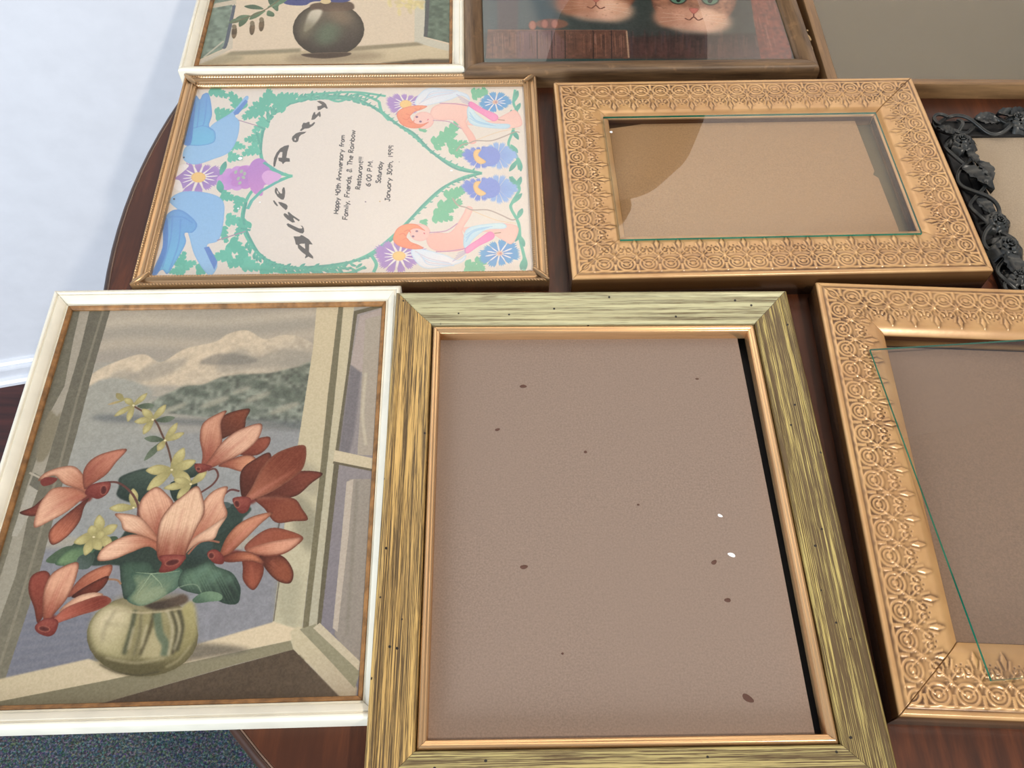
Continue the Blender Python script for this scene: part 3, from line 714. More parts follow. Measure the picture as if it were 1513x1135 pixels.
P.poly([(580, 430), (680, 385), (760, 372), (830, 345), (930, 335), (1010, 330), (1100, 310), (1180, 305), (1180, 530), (1000, 512), (860, 505), (620, 480), (560, 470)], (108, 112, 96), (116, 122, 108), tex=.5, soft=2)
for (x, y, r) in ((700, 395, 34), (750, 410, 28), (830, 380, 30), (900, 350, 26), (960, 375, 36), (1040, 400, 40), (1100, 420, 46), (1110, 350, 36), (1010, 440, 34), (870, 430, 30), (640, 440, 30), (780, 462, 26), (930, 470, 30)):
    P.ell(x, y, r, r*.55, (82, 90, 76), alpha=.6, soft=4)
for (x, y, r) in ((650, 462, 40), (800, 440, 46), (960, 420, 40), (1060, 462, 46), (900, 395, 30)):
    P.ell(x, y, r*1.3, r*.25, (158, 154, 132), -.35, alpha=.75, soft=3)
P.poly([(340, 492), (480, 486), (700, 500), (1170, 512), (1170, 548), (900, 535), (600, 522), (400, 512)], (92, 96, 96), alpha=.7, soft=5)
P.poly([(620, 540), (1150, 560), (1130, 680), (700, 640)], (132, 132, 132), alpha=.5, soft=9)
P.zoom(*ZB1)
P.poly([(-200, 330), (1050, 300), (1050, 600), (700, 640), (0, 770), (-300, 800)], (128, 128, 132), (112, 112, 120), soft=6, tex=.08)
P.poly([(-100, 560), (330, 520), (340, 700), (0, 762), (-150, 780)], (104, 106, 118), alpha=.6, soft=8)
for k in range(16): P.line([(-60+k*3, 480+k*17), (300, 455+k*15), (330, 452+k*15)], 8, (134, 132, 134) if k % 2 else (106, 108, 118), alpha=.28, soft=2)
# left curtain and sash
P.zoom(*ZA1)
P.poly([(240, 60), (310, 90), (240, 400), (205, 560), (140, 730), (80, 900), (-120, 1500), (-400, 1500), (-60, 800), (150, 440)], (104, 98, 78), (122, 116, 94), sm=False, tex=.1)
P.poly([(300, 90), (340, 90), (285, 300), (255, 460), (215, 600), (165, 740), (130, 900), (60, 1140), (-60, 1500), (-130, 1500), (30, 1000), (85, 800), (140, 640), (175, 500), (240, 380), (275, 200)], (158, 148, 128), (150, 144, 124), sm=False)
P.poly([(180, 480), (212, 492), (228, 480), (196, 600), (160, 660), (135, 640)], (128, 118, 92), soft=2)
P.poly([(335, 92), (412, 92), (352, 300), (285, 560), (245, 700), (130, 1135), (10, 1500), (-90, 1500), (60, 1080), (105, 860), (165, 700), (235, 460), (300, 240)], (100, 94, 76), (114, 108, 88), sm=False, tex=.08)
P.line([(385, 95), (300, 380), (215, 700), (90, 1130), (0, 1420)], 9, (134, 126, 104), alpha=.7)
P.zoom(*ZH); P.poly([(240, 655), (300, 690), (262, 780), (205, 740)], (104, 100, 84), sm=False); P.line([(205, 655), (300, 700)], 14, (170, 160, 138)); P.poly([(200, 745), (265, 780), (200, 960), (120, 1100), (80, 1100)], (164, 158, 140), sm=False)
# right casement
P.zoom(*ZA1)
P.poly([(1180, 70), (1262, 70), (1222, 400), (1200, 640), (1180, 800), (1110, 1410), (1012, 1280), (1035, 1100), (1075, 760), (1110, 590), (1165, 240)], (196, 178, 140), (180, 172, 140), sm=False)
P.poly([(1100, 780), (1180, 860), (1160, 1000), (1090, 900)], (128, 124, 100), alpha=.7, soft=7); P.poly([(1110, 660), (1185, 700), (1180, 790), (1120, 760)], (136, 130, 108), alpha=.5, soft=7); P.poly([(1045, 1080), (1120, 1090), (1090, 1300), (1030, 1200)], (150, 146, 118), alpha=.5, soft=7)
P.poly([(1262, 70), (1282, 70), (1246, 420), (1200, 830), (1135, 1400), (1112, 1405), (1185, 760), (1222, 400)], (112, 104, 76), sm=False)
P.poly([(1280, 70), (1320, 70), (1290, 330), (1250, 640), (1218, 900), (1195, 1130), (1168, 1420), (1133, 1410), (1200, 830), (1246, 420)], (192, 178, 142), (170, 164, 138), sm=False)
P.poly([(1318, 100), (1440, 66), (1440, 1560), (1280, 1560), (1170, 1420), (1195, 1130), (1240, 700), (1290, 330)], (150, 140, 134), (118, 112, 118), sm=False)
P.poly([(1318, 100), (1440, 70), (1440, 82), (1330, 112), (1300, 330), (1262, 625), (1248, 622), (1290, 330)], (98, 90, 66), sm=False)
P.poly([(1340, 118), (1420, 92), (1400, 300), (1340, 330), (1305, 300)], (166, 150, 140), sm=False)
P.poly([(1305, 300), (1345, 330), (1318, 560), (1300, 632), (1262, 620)], (112, 106, 108), soft=2, sm=False)
P.poly([(1360, 130), (1440, 110), (1440, 640), (1330, 636), (1340, 480)], (162, 150, 132), sm=False); P.line([(1362, 330), (1350, 480), (1362, 600)], 12, (182, 170, 146), soft=1)
P.poly([(1246, 618), (1440, 660), (1440, 700), (1240, 660)], (196, 180, 146), sm=False); P.line([(1240, 664), (1440, 704)], 9, (98, 88, 64))
P.poly([(1243, 668), (1262, 672), (1180, 1400), (1166, 1412), (1200, 1060)], (96, 88, 66), sm=False)
P.zoom(*ZB1)
P.poly([(1300, 20), (1440, 20), (1440, 760), (1330, 720), (1245, 600), (1275, 250)], (146, 136, 122), (140, 130, 118), sm=False)
P.poly([(1290, 30), (1316, 20), (1296, 240), (1256, 590), (1238, 575), (1270, 250)], (178, 164, 146), sm=False); P.line([(1330, 30), (1310, 330), (1290, 600)], 10, (124, 116, 100), alpha=.6, soft=2)
# sill
P.poly([(-300, 805), (0, 765), (330, 690), (360, 700), (720, 640), (1020, 552), (1110, 580), (1080, 625), (880, 665), (500, 760), (0, 865), (-300, 920)], (206, 186, 150), (190, 174, 138), sm=False, soft=1)
P.poly([(-60, 860), (400, 770), (880, 665), (1082, 622), (1092, 655), (880, 710), (400, 850), (300, 900), (-100, 960)], (134, 126, 96), (120, 112, 84), sm=False)
P.poly([(660, 640), (800, 635), (930, 655), (870, 672), (700, 700), (560, 745), (520, 770), (600, 700)], (96, 88, 74), alpha=.8, soft=4)
P.poly([(400, 850), (880, 712), (1092, 655), (1270, 835), (1280, 900), (200, 910)], (84, 68, 50), (96, 80, 62), sm=False, tex=.1)
P.poly([(1080, 590), (1110, 568), (1180, 600), (1250, 690), (1330, 800), (1320, 850), (1270, 838), (1092, 650)], (190, 176, 140), (176, 160, 132), sm=False, soft=1)
P.poly([(1115, 580), (1175, 560), (1340, 740), (1320, 800), (1230, 700)], (140, 134, 104), sm=False); P.poly([(1165, 575), (1190, 556), (1340, 700), (1335, 735)], (188, 174, 144), sm=False)
P.line([(1020, 330), (1040, 180), (1070, 60)], 5, (96, 90, 84)); P.line([(1018, 550), (1050, 320)], 4, (110, 100, 84))
# dark leaves behind the flowers
DG, MG, LG = (38, 52, 42), (66, 88, 70), (108, 128, 98)
P.zoom(*ZE)
P.poly([(340, 300), (560, 200), (700, 260), (950, 220), (1080, 300), (1000, 480), (860, 640), (500, 700), (200, 640), (20, 640), (60, 560), (200, 480)], DG, (46, 60, 48), soft=1)
P.poly([(230, 20), (420, -40), (520, 0), (460, 100), (360, 200), (260, 190), (200, 150), (215, 90)], (64, 80, 66), DG, soft=1, edge=(40, 52, 44))
P.poly([(580, 60), (760, 60), (700, 180), (600, 190)], DG); P.poly([(600, -60), (720, -90), (790, -20), (700, 30)], (84, 96, 80), DG)
P.poly([(950, 230), (1080, 220), (1140, 250), (1060, 330), (960, 400), (880, 420)], (46, 62, 52), soft=1); P.ell(960, 220, 40, 22, (70, 84, 80))
P.poly([(0, 560), (80, 470), (200, 440), (200, 540), (60, 620)], (60, 80, 54), DG); P.poly([(-110, 500), (0, 420), (60, 470), (-40, 560), (-130, 570)], (74, 90, 60), (50, 66, 48))
# glass bowl
P.zoom(*ZG)
P.ell(900, 660, 390, 285, (150, 140, 92), c2=(124, 114, 74), edge=(86, 78, 48), ew=14)
P.poly([(700, 420), (780, 385), (1150, 370), (1200, 420), (1100, 480), (800, 485)], (120, 106, 78), (130, 118, 84), soft=6, alpha=.8)
P.poly([(540, 560), (660, 440), (830, 470), (840, 560), (760, 760), (820, 830), (620, 800), (545, 700)], (200, 184, 144), (164, 154, 106), soft=4, edge=(150, 140, 96), ew=12)
P.line([(720, 470), (640, 600), (620, 700)], 16, (130, 122, 90), alpha=.6, soft=3); P.line([(640, 570), (830, 600)], 12, (150, 142, 104), alpha=.6, soft=3)
P.poly([(1170, 470), (1250, 420), (1280, 560), (1260, 700), (1120, 820), (1170, 640)], (164, 152, 96), (134, 124, 78), soft=3)
P.poly([(980, 600), (1060, 660), (1040, 800), (880, 800)], (166, 154, 110), soft=3)
for q, w_, c in (([(850, 480), (820, 620), (770, 790)], 26, (70, 74, 52)), ([(890, 490), (880, 640), (840, 800)], 16, (108, 100, 70)), ([(980, 490), (950, 620), (880, 800)], 20, (74, 66, 40)), ([(1000, 500), (1020, 640), (1060, 720), (1050, 800)], 46, (84, 100, 76)),
        ([(1070, 480), (1110, 620), (1080, 800)], 18, (170, 160, 126)), ([(1100, 480), (1140, 620), (1110, 790)], 16, (60, 56, 38)), ([(1150, 470), (1180, 600), (1140, 770)], 22, (66, 62, 42)), ([(930, 580), (890, 740)], 14, (180, 168, 130)), ([(840, 600), (800, 760)], 14, (172, 160, 122)), ([(1130, 500), (1160, 620), (1120, 760)], 9, (196, 184, 150))):
    P.line(q, w_, c, soft=2, alpha=.85)
P.line([(660, 470), (900, 500), (1180, 470)], 12, (176, 160, 122), soft=1, alpha=.8)
P.poly([(560, 790), (760, 830), (1100, 830), (1240, 740), (1180, 850), (1000, 930), (800, 930), (640, 880)], (112, 102, 62), (84, 76, 44), soft=5, alpha=.85)
P.line([(640, 815), (850, 850), (1060, 815)], 9, (184, 172, 132), soft=2, alpha=.8); P.line([(1235, 730), (1150, 830), (1060, 880)], 9, (176, 164, 124), soft=2, alpha=.8)
P.line([(600, 860), (720, 915), (880, 935), (1020, 910)], 7, (64, 56, 38), soft=1, alpha=.8)
P.poly([(900, 440), (1000, 420), (1100, 400), (1180, 370), (1220, 400), (1180, 440), (1000, 480)], (88, 70, 54), (64, 52, 40), soft=2)
P.zoom(*ZG)
P.petal((540, 60), (225, 140), 110, (60, 80, 60), (72, 92, 64), 12); P.petal((560, 60), (290, 160), 110, (84, 110, 76), (110, 140, 92), 10, edge=(60, 84, 60)); P.petal((560, 90), (440, 190), 110, (58, 74, 60), (78, 92, 84))
P.zoom(*ZE)
P.poly([(230, 620), (330, 610), (440, 620), (470, 700), (420, 760), (270, 880), (235, 800), (225, 700)], (60, 84, 64), (70, 92, 74), edge=DG, ew=7)
P.poly([(300, 700), (420, 700), (520, 680), (640, 660), (665, 720), (620, 800), (540, 850), (470, 890), (360, 925), (270, 880), (330, 800)], (84, 112, 90), (130, 142, 104), edge=(56, 84, 66), ew=7, streak=.15)
P.poly([(330, 880), (420, 810), (500, 790), (550, 840), (460, 895), (370, 922)], (134, 148, 112), soft=2, alpha=.7)
for q in ([(440, 700), (400, 760), (340, 850)], [(440, 700), (500, 760), (520, 800)], [(440, 700), (560, 690), (640, 680)], [(440, 700), (330, 690)]): P.line(q, 7, (150, 168, 130), taper=.6, alpha=.7)
P.poly([(660, 680), (760, 650), (850, 610), (900, 650), (1000, 690), (1050, 760), (1065, 820), (1045, 905), (960, 910), (840, 860), (640, 800)], (88, 116, 90), (40, 54, 44), edge=(44, 62, 50), ew=9, streak=.25)
for (x, y, r) in ((800, 670, 46), (900, 700, 50), (980, 740, 44), (860, 740, 40), (760, 720, 36)): P.ell(x, y, r, r*.55, (92, 122, 100), -.3, alpha=.55, soft=5)
P.poly([(730, 880), (800, 830), (880, 825), (935, 850), (925, 885), (850, 895), (760, 905)], (104, 132, 100), (70, 96, 74)); P.line([(620, 800), (700, 775), (760, 780), (790, 830)], 7, (120, 140, 112), alpha=.8)
P.poly([(690, 560), (760, 490), (860, 480), (860, 560), (740, 650), (680, 640)], (52, 70, 64), DG, soft=2)
# yellow blossom sprays
YL, YD = (198, 184, 118), (152, 142, 84)
def star(z, c, tips, w_=60):
    P.zoom(*z)
    for tp in tips: P.petal(c, tp, w_, YD, YL, 3, edge=(150, 138, 84), ew=3)
    P.ell(c[0], c[1], 9, 7, (214, 200, 150))
def stems(z, q, w_=10, c=(92, 60, 42)):
    P.zoom(*z); P.line(q, w_, c)
stems(ZC, [(270, 190), (340, 230), (420, 290), (470, 390), (510, 480), (545, 620)], 13)
P.zoom(*ZC)
for b, t_ in (((300, 190), (415, 185)), ((430, 290), (560, 270)), ((480, 430), (345, 415)), ((480, 435), (345, 572))): P.petal(b, t_, 50, (72, 84, 62), (100, 112, 88), 3)
star(ZC, (270, 185), [(135, 262), (232, 300), (365, 98), (205, 135)], 46); P.petal((200, 150), (150, 100), 44, YD, (142, 128, 78)); P.petal((200, 150), (90, 180), 20, YD, (176, 150, 100))
star(ZC, (405, 285), [(275, 300), (340, 388), (495, 178), (330, 210)], 56)
star(ZC, (490, 430), [(575, 305), (625, 375), (440, 505)], 52)
star(ZC, (537, 635), [(355, 640), (365, 780), (620, 480), (705, 570), (670, 720)], 78)
star(ZC, (670, 735), [(480, 765), (550, 700), (575, 840), (780, 645)], 58)
star(ZC, (270, 900), [(100, 905), (265, 765), (300, 850)], 60)
star(ZH, (690, 1090), [(530, 1135), (640, 1190), (690, 950), (820, 1020), (780, 1170)], 70)
star(ZG, (560, -30), [(420, 10), (500, 100), (610, 60), (640, -60), (540, -110)], 66)
# cyclamen
def petals(z, L):
    P.zoom(*z)
    for a in L: P.petal(a[0], a[1], a[2], a[3], a[4], a[5] if len(a) > 5 else 0, edge=tuple(v*.80 for v in a[3]), ew=6, streak=.12)
R1, R2, R3, PK, PL = (118, 44, 34), (148, 68, 54), (176, 98, 78), (202, 136, 112), (222, 172, 146)
DK = (86, 30, 24)
ZK = (0, 562, 2.956)
stems(ZC, [(730, 800), (820, 740), (860, 680), (840, 630), (790, 640)], 13, (98, 54, 44)); stems(ZC, [(900, 810), (950, 775), (1010, 785)], 14, (96, 50, 46)); stems(ZC, [(60, 725), (160, 725), (250, 790), (300, 880), (300, 960)], 15, (96, 56, 46))
P.zoom(*ZG); P.line([(640, 265), (720, 270), (750, 300)], 12, (150, 104, 72)); P.zoom(*ZK)
def pt(Q, c, c2, base, tip, rib=None, rc=None, rw=10):
    c = (c[0]*.99, c[1]+5, c[2]-4); c2 = (c2[0], c2[1]+3, c2[2]-6); Qa = np.array(Q, float); m_ = Qa.mean(0); Q = (m_+(Qa-m_)*np.array([1.07, 1.07])).tolist()
    P.poly(Q, c, c2, [base, tip], edge=tuple(v*.74 for v in c), ew=4, streak=.10)
    if rib: P.line(rib, rw, rc or c, soft=3, alpha=.6, taper=.7)
def cup(Q, hole, a):
    P.poly(Q, R2, R1, edge=(104, 36, 28), ew=4); P.ell(hole[0], hole[1], hole[2], hole[3], (84, 30, 24), a, edge=(176, 98, 76), ew=2)
for (x, y, rx, ry, an) in ((905, 372, 40, 20, -.5), (1095, 520, 40, 20, -.4), (1000, 765, 60, 20, -.2), (752, 745, 62, 44, 0), (372, 500, 34, 34, 0), (215, 1055, 40, 24, -.6), (1120, 765, 60, 16, .1)): P.ell(x, y, rx, ry, (112, 44, 34), an, soft=2)
# upper right
pt([(962, 250), (960, 190), (990, 150), (1083, 128), (1070, 170), (1060, 212), (1000, 240)], (92, 36, 26), (126, 56, 38), (965, 260), (1080, 130))
pt([(880, 380), (886, 320), (875, 250), (890, 190), (950, 152), (985, 142), (962, 190), (966, 270), (940, 330), (900, 362)], R2, PK, (885, 375), (925, 185), [(890, 370), (915, 300), (920, 220)], R2)
pt([(1060, 300), (1110, 262), (1172, 250), (1166, 290), (1120, 325), (1050, 322)], R1, R2, (1060, 310), (1170, 255))
pt([(890, 386), (925, 335), (975, 270), (1040, 222), (1130, 196), (1124, 250), (1080, 300), (1010, 342), (930, 376)], R2, (216, 160, 136), (890, 380), (1030, 255), [(900, 378), (960, 330), (1080, 250)], R3, 14)
pt([(960, 372), (1040, 336), (1098, 332), (1125, 368), (1116, 402), (1062, 400), (1000, 382)], R2, (204, 132, 102), (960, 372), (1100, 375))
cup([(848, 368), (880, 364), (925, 376), (900, 396), (864, 404)], (866, 388, 12, 10), .3)
# right, dark
pt([(1062, 512), (1050, 440), (1062, 388), (1110, 350), (1170, 322), (1176, 370), (1130, 430), (1095, 500)], (82, 28, 22), (116, 48, 36), (1070, 510), (1165, 330))
pt([(1110, 512), (1180, 470), (1240, 424), (1310, 400), (1398, 410), (1350, 452), (1290, 502), (1200, 517)], DK, (124, 52, 42), (1110, 510), (1390, 410))
pt([(1120, 520), (1200, 512), (1280, 520), (1312, 560), (1336, 606), (1280, 612), (1205, 617), (1160, 562)], R1, (134, 60, 44), (1130, 520), (1250, 590), [(1120, 518), (1200, 512), (1270, 520)], (200, 140, 112), 8)
pt([(1075, 522), (1108, 460), (1150, 380), (1210, 322), (1310, 290), (1329, 320), (1312, 390), (1250, 442), (1170, 490)], (160, 84, 66), (118, 46, 32), (1080, 520), (1270, 320), [(1090, 515), (1190, 450), (1290, 390)], (190, 112, 90), 18)
cup([(1014, 520), (1060, 508), (1095, 520), (1080, 572), (1045, 578)], (1034, 540, 14, 18), -.3)
# lower right
pt([(1140, 765), (1212, 764), (1252, 790), (1276, 840), (1262, 882), (1210, 872), (1160, 820)], DK, (140, 66, 48), (1140, 765), (1230, 840), [(1180, 790), (1225, 830)], (170, 90, 66), 16)
pt([(1060, 762), (1112, 770), (1146, 810), (1140, 860), (1105, 911), (1064, 872), (1062, 820)], R1, (150, 70, 54), (1080, 765), (1105, 905), [(1095, 800), (1100, 890)], (190, 104, 76), 12)
pt([(965, 762), (990, 690), (1040, 632), (1110, 596), (1182, 584), (1130, 632), (1062, 700), (1000, 757)], (150, 72, 54), (200, 126, 100), (970, 760), (1080, 620), [(985, 750), (1060, 670), (1150, 600)], (196, 112, 92), 14)
pt([(1075, 735), (1120, 682), (1180, 650), (1240, 655), (1313, 685), (1290, 720), (1230, 757), (1150, 764)], R2, (150, 70, 52), (1080, 735), (1300, 690))
pt([(1080, 742), (1160, 712), (1240, 696), (1306, 690), (1284, 722), (1226, 754), (1150, 760)], (184, 100, 80), (212, 142, 118), (1080, 740), (1230, 725))
pt([(968, 777), (1040, 750), (1110, 760), (1152, 806), (1090, 790), (1000, 794)], R1, (190, 108, 82), (968, 780), (1110, 770))
cup([(903, 756), (938, 738), (975, 768), (972, 802), (930, 796)], (922, 766, 15, 16), .2); P.line([(820, 760), (865, 712), (910, 700), (958, 708)], 8, (150, 90, 66))
# centre
pt([(812, 740), (850, 640), (886, 592), (886, 540), (930, 490), (988, 473), (972, 530), (986, 590), (930, 640), (860, 702)], (168, 86, 66), (220, 162, 136), (820, 730), (950, 500), [(830, 720), (900, 620), (950, 530)], R3, 12)
pt([(800, 765), (845, 692), (920, 640), (984, 598), (952, 650), (930, 694), (866, 708)], PK, (226, 178, 152), (805, 760), (950, 640))
pt([(706, 710), (652, 660), (612, 592), (614, 540), (640, 500), (685, 473), (730, 508), (752, 545), (722, 600), (712, 660)], R2, (220, 160, 134), (705, 700), (650, 520), [(702, 700), (690, 620), (700, 560)], (166, 84, 62), 16)
pt([(704, 735), (660, 700), (600, 672), (545, 655), (532, 620), (508, 588), (560, 588), (612, 602), (652, 642), (694, 700)], (176, 96, 74), PL, (700, 730), (560, 610))
pt([(706, 775), (648, 728), (570, 752), (500, 780), (436, 784), (450, 740), (505, 702), (575, 678), (642, 690), (702, 728)], (170, 88, 66), (226, 172, 146), (700, 750), (480, 760), [(690, 725), (630, 704), (560, 700)], (168, 84, 62), 12)
pt([(700, 775), (698, 640), (740, 562), (800, 510), (856, 472), (880, 520), (886, 580), (852, 650), (812, 742), (802, 775)], (140, 62, 48), (224, 176, 148), (752, 790), (800, 600), [(745, 760), (760, 690), (800, 560)], (196, 130, 104), 18)
for q in ([(730, 765), (722, 700), (735, 660)], [(775, 765), (790, 700), (820, 640)]): P.line(q, 9, (160, 84, 64), soft=2, alpha=.6, taper=.8)
cup([(700, 766), (802, 764), (800, 792), (760, 830), (695, 839), (706, 800)], (752, 796, 34, 15), -.25)
# left
pt([(352, 482), (270, 478), (200, 508), (150, 550), (93, 576), (150, 590), (205, 570), (280, 540)], DK, (126, 52, 44), (350, 490), (110, 575))
pt([(380, 494), (340, 474), (280, 452), (240, 418), (176, 440), (200, 408), (260, 384), (322, 380), (362, 420), (378, 470)], (170, 90, 70), (216, 156, 130), (378, 485), (260, 400)); P.poly([(176, 442), (200, 424), (250, 428), (230, 452), (190, 462)], R1)
pt([(372, 468), (368, 400), (400, 350), (460, 320), (546, 306), (502, 360), (462, 410), (400, 452)], R2, (196, 118, 98), (375, 460), (520, 315), [(378, 440), (420, 370), (520, 318)], R2, 10)
pt([(382, 520), (300, 580), (232, 640), (217, 682), (236, 713), (292, 680), (342, 620), (362, 560)], (108, 40, 32), (186, 100, 78), (370, 530), (250, 690))
pt([(372, 502), (320, 474), (240, 474), (200, 508), (170, 560), (156, 636), (222, 610), (290, 572), (342, 530)], (176, 94, 74), (220, 160, 134), (370, 505), (190, 590), [(360, 508), (280, 530), (190, 600)], (172, 88, 70), 12)
cup([(370, 492), (398, 456), (478, 444), (472, 490), (430, 518), (392, 506)], (452, 480, 16, 22), .2)
# lower left
pt([(165, 1052), (150, 990), (127, 920), (140, 860), (190, 838), (216, 860), (200, 920), (196, 1000)], R1, (142, 58, 50), (170, 1050), (170, 850))
pt([(300, 940), (350, 870), (410, 830), (480, 810), (472, 856), (420, 890), (350, 926)], R2, (190, 108, 84), (300, 940), (470, 820)); pt([(318, 945), (380, 898), (466, 858), (452, 900), (400, 937)], DK, R1, (320, 945), (450, 870))
pt([(200, 1052), (189, 980), (200, 900), (240, 840), (332, 803), (326, 870), (290, 950), (240, 1012)], R2, (216, 152, 126), (200, 1050), (270, 870), [(215, 1030), (240, 940), (310, 830)], (180, 96, 74), 14)
pt([(262, 1008), (330, 950), (400, 929), (444, 940), (360, 974)], PK, PL, (262, 1005), (400, 940))
pt([(228, 1064), (280, 1002), (360, 966), (440, 944), (478, 966), (430, 1000), (350, 1025), (290, 1046)], (184, 88, 74), (122, 44, 36), (230, 1060), (470, 960))
cup([(154, 1072), (200, 1040), (252, 1050), (242, 1100), (210, 1119), (164, 1102)], (192, 1086, 27, 14), .15)
g_ = P.a.mean(-1, keepdims=True); P.a = (P.a*.84+g_*.16*np.array([1.04, 1., .93]))*.95
P.grain(7, 5)
C1p = P.sheet('print', C1, P.material('cyclamen_print', .42), .0092, 'print of red cyclamen in a glass bowl at a window over a lake')

# ------------------------------------------------------------------ print 2: heart invitation
P = Paint(-.1205, .4728, math.radians(2.9), .2600, .1930, .0064, 4200, (226, 214, 204))
T3 = (180, 90, 3.338); T4 = (480, 90, 3.337); TT = (380, 140, 4.54); TR_ = (560, 120, 4.05); T5 = (240, 0, 2.5217)
GR, GD = (96, 180, 158), (84, 158, 144)
HC, HR = (228, 216, 206), (218, 206, 198)
# heart outline garland
heart = [(4.0, 0)]
P.zoom(0, 0, 1)
up = [(432, 260), (412, 256), (392, 245), (385, 225), (386, 200), (395, 178), (415, 158), (445, 147), (490, 143), (530, 149), (560, 163), (585, 182), (611, 200), (640, 226), (675, 246), (712, 256)]
lo = [(432, 260), (412, 266), (380, 276), (364, 296), (358, 325), (366, 352), (388, 380), (420, 394), (460, 396), (500, 392), (545, 376), (585, 345), (620, 310), (655, 278), (685, 262), (712, 256)]
P.poly(up+lo[::-1][1:], (226, 214, 205), sm=False)
for L in (up, lo):
    P.line(L, 4.2, GR); P.line([(x+2*math.sin(i), y+3*math.cos(i*1.7)) for i, (x, y) in enumerate(L[3:])], 3, GD)
r_ = random.Random(5)
def leafy(L, k0, k1, out, n, ln):
    Q = np.array(cr(L, 8, False)); a, b = int(k0*len(Q)), int(k1*len(Q))
    for i in np.linspace(a, b-2, n).astype(int):
        d = Q[i+1]-Q[i]; d = d/np.linalg.norm(d); nn = np.array([d[1], -d[0]])*out
        for sgn in (1, -.35):
            t = Q[i]+nn*ln*sgn*(.8+.4*r_.random())+d*ln*.9; P.petal(tuple(Q[i]), tuple(t), ln*.42, GR, GD, 1.2)
leafy(up, .30, .62, 1, 26, 9); leafy(lo, .34, .64, -1, 26, 9); leafy(up, .62, .98, 1, 20, 5); leafy(lo, .64, .98, -1, 20, 5)
# border foliage
for a in ((330, 168, 26, -.2), (322, 135, 26, .5), (350, 152, 30, -2.2), (375, 165, 30, 2.6), (392, 150, 30, -1.2), (410, 150, 34, 3.6), (385, 185, 24, 2.4), (425, 145, 26, -.3), (375, 205, 22, 3.0), (350, 215, 20, .2), (372, 222, 24, 2.7), (346, 232, 20, .1), (345, 262, 14, 1.2),
          (336, 290, 22, .3), (352, 300, 22, 1.9), (345, 325, 24, .1), (358, 335, 26, 2.2), (330, 345, 22, 1.2), (350, 365, 30, .6), (330, 378, 28, 3.0), (355, 385, 30, 2.7), (372, 392, 28, .3), (275, 392, 24, -.3), (268, 385, 22, -1.2), (300, 398, 22, -.1), (395, 398, 22, .1), (262, 400, 20, 3.0)):
    P.sprig(a[0]-a[2]*.4*math.cos(a[3]), a[1]-a[2]*.4*math.sin(a[3]), a[2], a[3], GR if a[2] % 4 else (104, 188, 166), 4, .42)
for L in ([(440, 148), (470, 140), (500, 150), (530, 139), (560, 150)], [(400, 398), (430, 404), (470, 398), (510, 404), (540, 394)], [(452, 140), (520, 136), (570, 142)], [(560, 150), (564, 165), (575, 178)], [(548, 376), (556, 390), (552, 402)]): P.line(L, 4, GR)
for i in range(22): x = 440+i*5.5; P.petal((x, 146), (x+8, 138+(i % 3)*4), 3.6, GR, GD)
for i in range(20): x = 400+i*7; P.petal((x, 396), (x+9, 389+(i % 3)*7), 4, GR, GD)
# right border vine
P.zoom(*TR_)
P.line([(815, 50), (805, 130), (825, 190), (800, 300), (775, 380), (820, 440), (840, 530)], 14, GR); P.line([(790, 570), (840, 640), (800, 720), (790, 760), (835, 850), (845, 950), (870, 1060), (868, 1135)], 15, GR)
for b, t_ in (((812, 120), (830, 55)), ((812, 190), (845, 130)), ((800, 290), (835, 350)), ((790, 380), (830, 430)), ((830, 470), (780, 540)), ((835, 460), (850, 540)), ((830, 640), (780, 570)), ((825, 640), (850, 570)), ((800, 730), (855, 670)), ((830, 820), (858, 760)), ((840, 920), (870, 990)), ((840, 900), (815, 960)), ((868, 1060), (850, 1130)), ((868, 1040), (876, 1130)), ((805, 230), (790, 170))): P.petal(b, t_, 26, GR, GD)
# cherub-side leaves
for a in ((330, 380, 110, -.5), (400, 350, 130, -1.0), (420, 400, 110, -.3), (460, 430, 70, .1), (260, 300, 60, -1.3), (330, 800, 110, .2), (370, 770, 130, -.4), (410, 700, 110, -.6), (455, 680, 60, -.3), (265, 830, 60, 1.3), (560, 80, 90, -.2), (640, 60, 70, 2.8), (520, 1110, 110, .1), (590, 1090, 90, -.5)):
    P.sprig(a[0], a[1], a[2], a[3], (110, 186, 148), 4, .42)
# daisies (purple) and cornflowers (blue)
def daisy(z, x, y, r, n=14, c=(170, 134, 196), ce=(238, 196, 122), sq=.78, ra=.30):
    P.zoom(*z); P.radial(x, y, r, n, .16, (150, 120, 186), c, .25, 1, .1, sq); P.radial(x, y, r*.62, n, .05, (236, 226, 226), (236, 226, 226), .3, 0, .33, sq)
    P.ell(x, y, r*ra, r*ra*.72, ce, edge=(224, 170, 104), ew=2)
daisy(T3, 378, 574, 118); daisy(TR_, 160, 138, 118); daisy(TR_, 120, 1045, 130)
P.zoom(*T3); P.poly([(258, 540), (300, 510), (330, 520), (262, 575)], (236, 226, 222)); P.poly([(245, 590), (285, 590), (300, 640), (262, 630)], (236, 226, 222))
def corn(z, x, y, r, c, c2, ph=0.):
    P.zoom(*z); P.radial(x, y, r, 11, .20, c, c2, .12, 1, ph, .82); P.radial(x, y, r*.62, 11, .07, (226, 226, 232), (226, 226, 232), .35, 0, ph+.28, .82)
    P.ell(x, y, r*.15, r*.12, (222, 182, 154)); P.ell(x+r*.05, y, r*.07, r*.06, (190, 140, 150))
corn(TR_, 695, 125, 98, (96, 146, 210), (88, 158, 208)); corn(TR_, 722, 1030, 105, (96, 146, 210), (92, 158, 208), .3)
